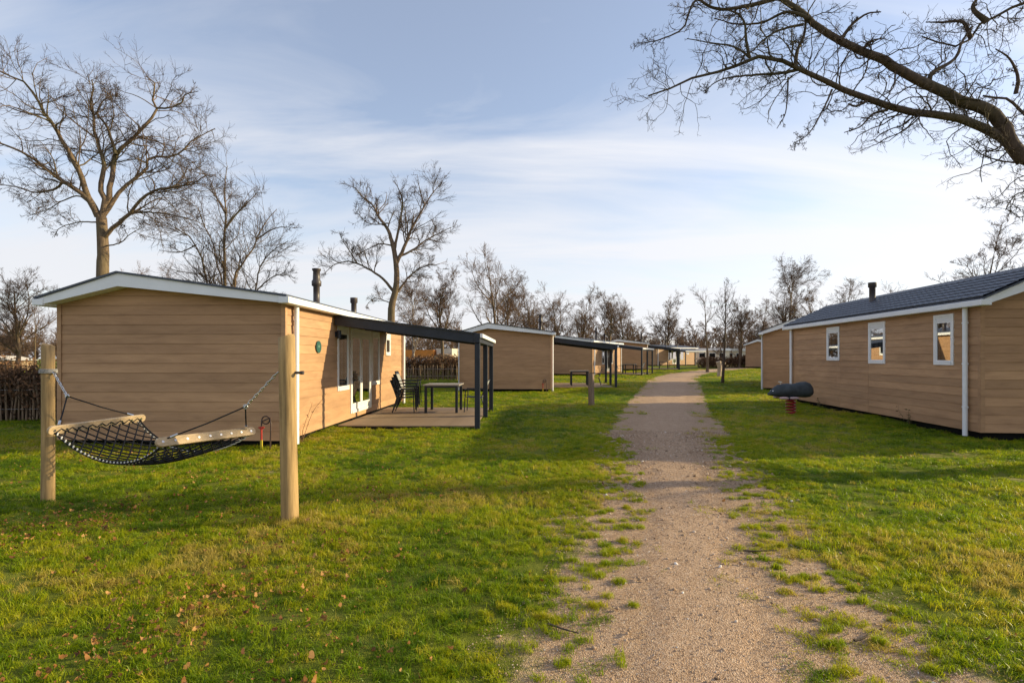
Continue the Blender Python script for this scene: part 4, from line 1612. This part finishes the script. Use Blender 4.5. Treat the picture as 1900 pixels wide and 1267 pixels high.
MB().lathe([(.15, -.03), (.15, .035), (.06, .05)], (0, 0, 0), 16).build('base_plate', 'red_spring', rider)
MB().lathe([(.13, .42), (.15, .45), (.15, .52)], (0, 0, 0), 16).build('mount', 'rubber', rider)
hd = MB()
hd.tube([(.30, -.11, .93), (.30, .11, .93)], .016, 8).tube([(.28, 0, .8), (.30, 0, .93)], .016, 8)
hd.build('handle', 'cream', rider)

# ------------------------------------------------------------------ small things
round_post('bollard', 'short weathered wooden post beside the path before the second left cottage', 2.68, 18.2, 1.08, .10, 'post_grey', (0, 0), 'bollard')
sx_, sy_ = (1334 - CX) / F * 40, 40
st = empty('tree_stump', (sx_, sy_, tz(sx_, sy_)), 0, 'pale forked wooden stump on the lawn behind the young tree', 'stump')
MB().tube([(0, 0, -.1), (.03, 0, .35), (.06, 0, .75), (-.05, 0, 1.15)], [.16, .14, .16, .20], 9).tube([(.06, 0, .55), (.30, .05, .8), (.42, 0, 1.1)], [.12, .11, .10], 8).build('wood', 'stump', st)


def standpipe(label, x, y, s=1.0):
    root = empty('water_standpipe', (x, y, tz(x, y)), 0, label, 'standpipe', 'water taps at the cottage gables')
    root.scale = (s, s, s)
    MB().tube([(0, 0, -.05), (0, 0, .16)], .022, 8).build('base_sleeve', 'yellow_pipe', root)
    MB().tube([(0, 0, .16), (0, 0, .36)], .016, 8).build('pipe', 'red_tap', root)
    MB().tube([(0, 0, .36), (0, 0, .40)], .035, 10).tube([(-.05, 0, .385), (.05, 0, .385)], .014, 6).build('tap', 'red_tap', root)
    pts = [(0, 0, .40), (.005, 0, .50)] + [(.075 + .07 * math.cos(a), .01, .52 + .07 * math.sin(a)) for a in np.linspace(math.pi, -math.pi * .9, 14)] + [(.155, .0, .56), (.175, .0, .45), (.165, .0, .2), (.16, 0, -.02)]
    MB().tube(pts, .013, 6).build('hose', 'hose', root)


standpipe('red and yellow water tap with looped hose before the near left gable', -4.52, 9.72)
standpipe('small water tap before the gable of the second left cottage', 1.42, 24.8)


def weed(label, x, y, h, n, seed, mat='weed', spread_=.12, leaf=.03):
    r = np.random.default_rng(seed)
    root = empty('weed', (x, y, tz(x, y)), 0, label, 'plant')
    stt = np.zeros((n, 3)) + r.normal(0, .03, (n, 3)) * [1, 1, 0]
    d = np.stack([r.normal(0, spread_, n), r.normal(0, spread_, n), np.ones(n)], 1)
    d /= np.linalg.norm(d, axis=1, keepdims=True)
    P = march(r, stt, d, h * r.uniform(.6, 1.0, n), 9, .14, .02)
    V, Q = tube_batch(P, taper(np.full(n, .006), 9, .4), 4)
    link(bpy.data.objects.new('stems', fast_mesh('stems', V, Q, True, mat)), root)
    k = n * 9
    i = r.integers(0, n, k); j = r.integers(1, 10, k)
    c = P[i, j] + r.normal(0, .01, (k, 3))
    u = r.normal(0, 1, (k, 3)); u[:, 2] *= .5
    u /= np.linalg.norm(u, axis=1, keepdims=True)
    v = np.cross(u, r.normal(0, 1, (k, 3))); v /= np.linalg.norm(v, axis=1, keepdims=True)
    s = leaf * r.uniform(.5, 1.3, k)[:, None]
    V = np.stack([c, c + u * s - v * s * .4, c + u * s * 2, c + u * s + v * s * .4], 1).reshape(-1, 3)
    link(bpy.data.objects.new('leaves', fast_mesh('leaves', V, np.arange(k * 4).reshape(-1, 4), False, mat)), root)


weed('dry climbing stalk against the sunlit wall behind the right hammock post', -4.12, 10.55, 1.15, 4, 1, 'weed_dry', .07, .03)
weed('tall weed against the shaded wall of the right cottage', 9.70, 13.15, .52, 6, 2, 'weed', .22, .035)
weed('low weed tuft near the far end of the right cottage', 10.05, 17.6, .35, 7, 3, 'weed', .3, .03)


def twig_on_path(label, x, y, ln, rz, seed):
    r = np.random.default_rng(seed)
    root = empty('fallen_twig', (x, y, tz(x, y) + .02), rz, label, 'twig', 'twigs lying on the path')
    P = march(r, np.zeros((1, 3)), np.array([[1., 0, 0]]), np.array([ln]), 7, .12, .0)
    P[:, :, 2] = np.abs(P[:, :, 2]) * .3
    V, Q = tube_batch(P, taper(np.full(1, .008), 7, .4), 5)
    link(bpy.data.objects.new('stick', fast_mesh('stick', V, Q, True, 'bark_dark')), root)


twig_on_path('thin dry twig on the right half of the gravel path', 1.95, 4.55, .28, -.4, 1)
twig_on_path('dark twig at the right margin of the path near the bottom', 1.98, 3.12, .22, .2, 2)
twig_on_path('twig at the left margin of the path near the bottom', .22, 3.3, .22, -.3, 3)

# far buildings seen between the cottages
pav = empty('orange_pavilion', (*at(760, HY, 58)[:2], .3), R(-6), 'low orange-fronted building far behind the nearest canopy', 'building')
MB().box((-2.6, 0, 0), (2.6, 4, 1.35)).build('wall', 'grey_roof', pav)
MB().box((-2.7, -.15, 1.36), (2.7, 4.1, 2.15)).build('fascia', 'orange', pav)
for k in range(4):
    w = MB().box((-2.3 + k * 1.18, -.05, .35), (-1.35 + k * 1.18, -.002, 1.25)).build('window', 'white', pav)
    MB().box((-2.24 + k * 1.18, -.07, .41), (-1.41 + k * 1.18, -.052, 1.19)).build('pane', 'glass', w)
MB().box((2.9, .2, 0), (4.6, 4, 2.3)).build('annexe', 'cream', pav)
mound = empty('grey_shelter', (*at(822, HY, 56)[:2], .3), 0, 'grey rounded shelter right of the orange building', 'shelter')
MB().tube([(0, y, 0) for y in (-.3, 0, 2.5, 2.8)], [1.7, 1.75, 1.75, 1.7], 20).build('shell', 'paling', mound)
for px, Z, lab in ((1322, 88, 'long white mobile home far right of the farthest cottage'), (1372, 92, 'white mobile home far behind the young lawn tree')):
    h = empty('mobile_home', (*at(px, HY, Z)[:2], .38), R(5), lab, 'mobile home', 'white mobile homes in the distance')
    MB().box((-2.9, 0, .3), (2.9, 2.6, 2.35)).build('body', 'cream', h)
    MB().prism([(-3.1, 2.36), (3.1, 2.36), (2.9, 2.75), (-2.9, 2.75)], 'y', -.2, 2.8).build('roof', 'white', h)
    for k in range(3):
        w = MB().box((-2.3 + k * 1.7, -.04, 1.2), (-1.2 + k * 1.7, -.002, 2.0)).build('window', 'white', h)
        MB().box((-2.24 + k * 1.7, -.06, 1.26), (-1.26 + k * 1.7, -.042, 1.94)).build('pane', 'dark_void', w)
lb = empty('white_roofed_shed', (*at(-12, HY, 52)[:2], .1), R(8), 'small shed with pale roof beyond the hedge at the left edge', 'shed')
MB().box((-1.6, 0, 0), (1.6, 3, 1.25)).build('wall', 'paling', lb)
MB().prism([(-1.9, 1.26), (1.9, 1.26), (0, 1.7)], 'y', -.2, 3.2).build('roof', 'cream', lb)

# ------------------------------------------------------------------ scattered stuff: grass, leaves, gravel


def scatter(name, label, cat, templates, pts, rot, scl, vid, tint, mat):
    """templates: list of (V, F triangles); one object holds the templates and the points, geometry nodes copy the one onto the other"""
    VV, FF, tid, n = [], [], [], 0
    for k, (V, Fc) in enumerate(templates):
        VV.append(V); FF.append(Fc + n); n += len(V); tid += [k] * len(V)
    m = len(pts)
    V = np.concatenate(VV + [pts]).astype(np.float32)
    Fc = np.concatenate(FF)
    tid = np.array(tid + [-1] * m, dtype=np.int32)
    me = fast_mesh(name, V, Fc, False, mat)
    z = np.zeros(n)

    def attr(nm, ty, arr, key='value'):
        a = me.attributes.new(nm, ty, 'POINT')
        a.data.foreach_set(key, np.ascontiguousarray(arr).ravel())
    attr('tid', 'INT', tid)
    attr('vid', 'INT', np.concatenate([z, vid]).astype(np.int32))
    attr('tint', 'FLOAT', np.concatenate([z, tint]).astype(np.float32))
    attr('rot', 'FLOAT_VECTOR', np.concatenate([np.zeros((n, 3)), rot]).astype(np.float32), 'vector')
    attr('scl', 'FLOAT_VECTOR', np.concatenate([np.ones((n, 3)), scl]).astype(np.float32), 'vector')
    o = link(bpy.data.objects.new(name, me))
    tag(o, label, cat, None, 'stuff')
    ng = bpy.data.node_groups.new(name + '_scatter', 'GeometryNodeTree')
    ng.interface.new_socket('Geometry', in_out='INPUT', socket_type='NodeSocketGeometry')
    ng.interface.new_socket('Geometry', in_out='OUTPUT', socket_type='NodeSocketGeometry')
    N, L = ng.nodes, ng.links
    gi, go = N.new('NodeGroupInput'), N.new('NodeGroupOutput')

    def named(nm, ty):
        a = N.new('GeometryNodeInputNamedAttribute')
        a.data_type = ty
        a.inputs['Name'].default_value = nm
        return a.outputs[0]

    def pick(k):
        c = N.new('FunctionNodeCompare')
        c.data_type = 'INT'; c.operation = 'EQUAL'
        L.new(named('tid', 'INT'), c.inputs[2])
        c.inputs[3].default_value = k
        s = N.new('GeometryNodeSeparateGeometry')
        s.domain = 'POINT'
        L.new(gi.outputs[0], s.inputs['Geometry']); L.new(c.outputs[0], s.inputs['Selection'])
        return s.outputs[0]
    g2i = N.new('GeometryNodeGeometryToInstance')
    for k in range(len(templates)):
        L.new(pick(k), g2i.inputs[0])
    iop = N.new('GeometryNodeInstanceOnPoints')
    L.new(pick(-1), iop.inputs['Points'])
    L.new(g2i.outputs[0], iop.inputs['Instance'])
    iop.inputs['Pick Instance'].default_value = True
    L.new(named('vid', 'INT'), iop.inputs['Instance Index'])
    e2r = N.new('FunctionNodeEulerToRotation')
    L.new(named('rot', 'FLOAT_VECTOR'), e2r.inputs[0])
    L.new(e2r.outputs[0], iop.inputs['Rotation'])
    L.new(named('scl', 'FLOAT_VECTOR'), iop.inputs['Scale'])
    L.new(iop.outputs[0], go.inputs[0])
    md = o.modifiers.new('scatter', 'NODES')
    md.node_group = ng
    return o


def tuft(r, n, rad, h, w):
    V, Fc = [], []
    for i in range(n):
        a, q = r.uniform(0, 6.28), rad * math.sqrt(r.random())
        b = np.array([q * math.cos(a), q * math.sin(a), -.012])
        yaw = r.uniform(0, 6.28)
        sd = np.array([math.cos(yaw), math.sin(yaw), 0]) * w * r.uniform(.7, 1.2)
        la = r.uniform(0, 6.28); ll = abs(r.normal(.45, .35))
        lean = np.array([math.cos(la), math.sin(la), 0]) * ll
        hh = h * r.uniform(.5, 1.15)
        m = b + lean * hh * .4 + [0, 0, hh * .6]
        t = b + lean * hh * 1.15 + [0, 0, hh * (1 - .25 * min(ll, 1))]
        k = len(V)
        V += [b - sd, b + sd, m - sd * .8, m + sd * .8, t]
        Fc += [(k, k + 1, k + 3), (k, k + 3, k + 2), (k + 2, k + 3, k + 4)]
    return np.array(V), np.array(Fc)


def grass():
    r = np.random.default_rng(5)
    tm = [tuft(r, 30, .055, .045, .0022) for _ in range(5)] + [tuft(r, 26, .045, .075, .0024) for _ in range(3)]
    PT, SCL, TINT, VID = [], [], [], []
    for (y0, y1, dens, sx, sz, wide) in ((1.7, 5.5, 330, 1.0, .85, 1.10), (5.5, 9, 190, 1.3, .95, 1.08), (9, 15, 85, 1.9, 1.0, 1.06), (15, 28, 34, 2.9, 1.1, 1.05), (28, 60, 9, 5.0, 1.5, 1.05)):
        area = wide * (y1 ** 2 - y0 ** 2) + 2 * 1.2 * (y1 - y0)
        n = int(area * dens)
        y = np.sqrt(r.uniform(y0 ** 2, y1 ** 2, n))
        x = r.uniform(-1, 1, n) * (y * wide + 1.0)
        b = bare_mask(x, y)
        d = path_d(x, y)
        cl = fbm(x * 2.6, y * 2.6, 41, 3)              # clumps
        # the margin thins out into clumps and single tufts
        thr = np.clip(.24 + .36 * b + np.clip(-d, 0, .6) * .34, 0, 1)
        keep = (cl + r.normal(0, .05, n) > thr) & (r.random(n) > .35 * b)
        lone = b > .5
        keep &= ~(d < -.6)
        # not inside the cottages, not on the deck
        for c in (cotA, cotB, cotC, cotD, cotE, cotF, cotG, cotH):
            a = -c.rotation_euler.z
            dx, dy = x - c.location.x, y - c.location.y
            lx = dx * math.cos(a) - dy * math.sin(a); ly = dx * math.sin(a) + dy * math.cos(a)
            keep &= ~((lx > .08) & (lx < W_ - .08) & (ly > .08) & (ly < L_))
            if c in (cotA, cotB, cotC, cotD):
                keep &= ~((lx > W_ - .1) & (lx < W_ + 3.28) & (ly > 2.55) & (ly < 7.2))
        x, y, b, cl, lone = x[keep], y[keep], b[keep], cl[keep], lone[keep]
        n = len(x)
        patch = fbm(x * .5, y * .5, 61, 3)
        fine = fbm(x * 3, y * 3, 71, 2)
        z = terrain(x, y)
        s = sx * r.uniform(.75, 1.3, n)
        hz = sz * r.uniform(.65, 1.25, n) * (.35 + .7 * patch + .6 * cl) * np.where(lone, .75, 1.0) * (1 - .3 * np.clip(b, 0, 1))
        # longer grass round the posts, along the walls and the deck
        for (qx, qy, qr) in ((PL[0], PL[1], .22), (PR[0], PR[1], .28), (-.75, 12.3, .5), (-.8, 15, .45), (-.75, 17, .6), (2.68, 18.2, .3), (MX, MY, .3)):
            hz *= 1 + 1.3 * np.exp(-((x - qx) ** 2 + (y - qy) ** 2) / qr ** 2)
        PT.append(np.stack([x, y, z], 1))
        SCL.append(np.stack([s, s, hz], 1))
        t = .56 + (patch - .5) * 1.25 + (fine - .5) * .8 + r.normal(0, .16, n) + .18 * np.clip(b, 0, 1)
        t = np.where(r.random(n) < .05, r.uniform(.85, 1, n), t)
        TINT.append(np.clip(t, 0, 1))
        VID.append(np.where(hz > 1.25, r.integers(5, 8, n), r.integers(0, 5, n)))
    # small separate clumps of grass standing in the gravel margin
    m = 1150
    cy = np.sqrt(r.uniform(1.8 ** 2, 11 ** 2, m))
    sgn = np.where(r.random(m) < .5, -1, 1)
    e = -.22 + 1.25 * r.random(m) ** .75
    cx_ = np.interp(cy, PATH[:, 0], PATH[:, 1]) + sgn * (np.interp(cy, PATH[:, 0], PATH[:, 2]) + e)
    k = r.integers(2, 14, m)
    idx = np.repeat(np.arange(m), k)
    rad = (.015 + .075 * r.random(m) ** 1.5)[idx]
    a = r.uniform(0, 6.28, len(idx)); q = np.sqrt(r.random(len(idx))) * rad
    x = cx_[idx] + 1.7 * q * np.cos(a); y = cy[idx] + .8 * q * np.sin(a)
    PT.append(np.stack([x, y, terrain(x, y) + .006], 1))
    sc = r.uniform(.5, .9, len(idx)); hz = (.35 + .5 * r.random(m))[idx] * r.uniform(.8, 1.2, len(idx))
    SCL.append(np.stack([sc, sc, hz], 1))
    TINT.append(np.clip((.45 + .4 * r.random(m))[idx] + r.normal(0, .1, len(idx)), 0, 1))
    VID.append(r.integers(0, 5, len(idx)))
    P = np.concatenate(PT); n = len(P)
    rot = np.stack([r.normal(0, .12, n), r.normal(0, .12, n), r.uniform(0, 6.28, n)], 1)
    print('grass tufts', n)
    scatter('lawn_grass', 'short yellow-green lawn grass with mossy patches', 'grass', tm, P, rot, np.concatenate(SCL), np.concatenate(VID), np.concatenate(TINT), 'grass')


grass()


def leaf_t(r):
    # a curled oak-like leaf of ten triangles
    L_f = .027
    pts = []
    us = np.linspace(-1, 1, 6)
    for i, u in enumerate(us):
        w = (1 - abs(u) ** 2.2) * .62 * (1 if i % 2 else .72) + .03
        bend = r.uniform(.1, .35)
        pts += [(u * L_f, -w * L_f, bend * .02 + .012 * u * u + .022 * r.random()), (u * L_f, w * L_f, .022 * r.random() + .012 * u * u)]
    Fc = []
    for i in range(5):
        a = i * 2
        Fc += [(a, a + 2, a + 3), (a, a + 3, a + 1)]
    return np.array(pts), np.array(Fc)


def leaves():
    r = np.random.default_rng(8)
    tm = [leaf_t(r) for _ in range(6)]
    n = 60000
    y = np.sqrt(r.uniform(1.7 ** 2, 11 ** 2, n)); x = r.uniform(-1.05, 1.0, n) * (y + .5)
    cl = fbm(x * .9, y * .9, 81, 3)
    side = np.clip((.4 - x) / 2.5, .03, 1)
    near = np.clip((8.5 - y) / 4, .10, 1)
    keep = r.random(n) < np.clip((cl - .36) * 2.6, .02, 1) * side * near * .85
    keep &= (path_d(x, y) > .15) | (r.random(len(x)) < .12)
    x, y = x[keep], y[keep]; n = len(x)
    P = np.stack([x, y, terrain(x, y) + r.uniform(.016, .046, n)], 1)
    rot = np.stack([r.normal(0, .45, n), r.normal(0, .45, n), r.uniform(0, 6.28, n)], 1)
    s = .35 + .6 * r.random(n) ** 2.4
    print('leaves', n)
    scatter('fallen_leaves', 'dry brown leaves strewn over the lawn at the lower left', 'leaf litter', tm, P, rot, np.stack([s, s, s], 1), r.integers(0, 6, n), r.random(n), 'leaf')


leaves()


def pebble_t(r):
    t = (1 + 5 ** .5) / 2
    V = np.array([(-1, t, 0), (1, t, 0), (-1, -t, 0), (1, -t, 0), (0, -1, t), (0, 1, t), (0, -1, -t), (0, 1, -t), (t, 0, -1), (t, 0, 1), (-t, 0, -1), (-t, 0, 1)], float)
    V /= np.linalg.norm(V, axis=1, keepdims=True)
    V *= r.uniform(.7, 1.25, (12, 1))
    V *= np.array([1, .8, .55])
    Fc = np.array([(0, 11, 5), (0, 5, 1), (0, 1, 7), (0, 7, 10), (0, 10, 11), (1, 5, 9), (5, 11, 4), (11, 10, 2), (10, 7, 6), (7, 1, 8), (3, 9, 4), (3, 4, 2), (3, 2, 6), (3, 6, 8), (3, 8, 9), (4, 9, 5), (2, 4, 11), (6, 2, 10), (8, 6, 7), (9, 8, 1)])
    return V, Fc


def pebbles():
    r = np.random.default_rng(9)
    tm = [pebble_t(r) for _ in range(6)]
    n = 110000
    y = np.sqrt(r.uniform(1.7 ** 2, 12 ** 2, n)); x = np.interp(y, PATH[:, 0], PATH[:, 1]) + r.uniform(-2.6, 2.6, n)
    d = path_d(x, y)
    keep = (bare_mask(x, y) > .25) & (d < 1.1) & (r.random(n) < np.clip(1.3 - y / 12, .15, 1))
    x, y, d = x[keep], y[keep], d[keep]; n = len(x)
    s = .003 + .004 * r.random(n) ** 3 + np.where(r.random(n) < .012, r.uniform(.004, .014, n), 0)
    s *= np.interp(y, [2, 6, 12], [1, 1.25, 1.8])
    P = np.stack([x, y, terrain(x, y) + np.where(d < -.05, .014, .004) + s * .2], 1)
    rot = np.stack([r.normal(0, .3, n), r.normal(0, .3, n), r.uniform(0, 6.28, n)], 1)
    tint = np.clip(r.normal(.5, .22, n), 0, .92)
    tint = np.where(r.random(n) < .03, 1.0, tint)
    print('pebbles', n)
    scatter('loose_gravel', 'loose gravel stones on the path and its margins', 'gravel', tm, P, rot, np.stack([s, s, s], 1), r.integers(0, 6, n), tint, 'pebble')


pebbles()
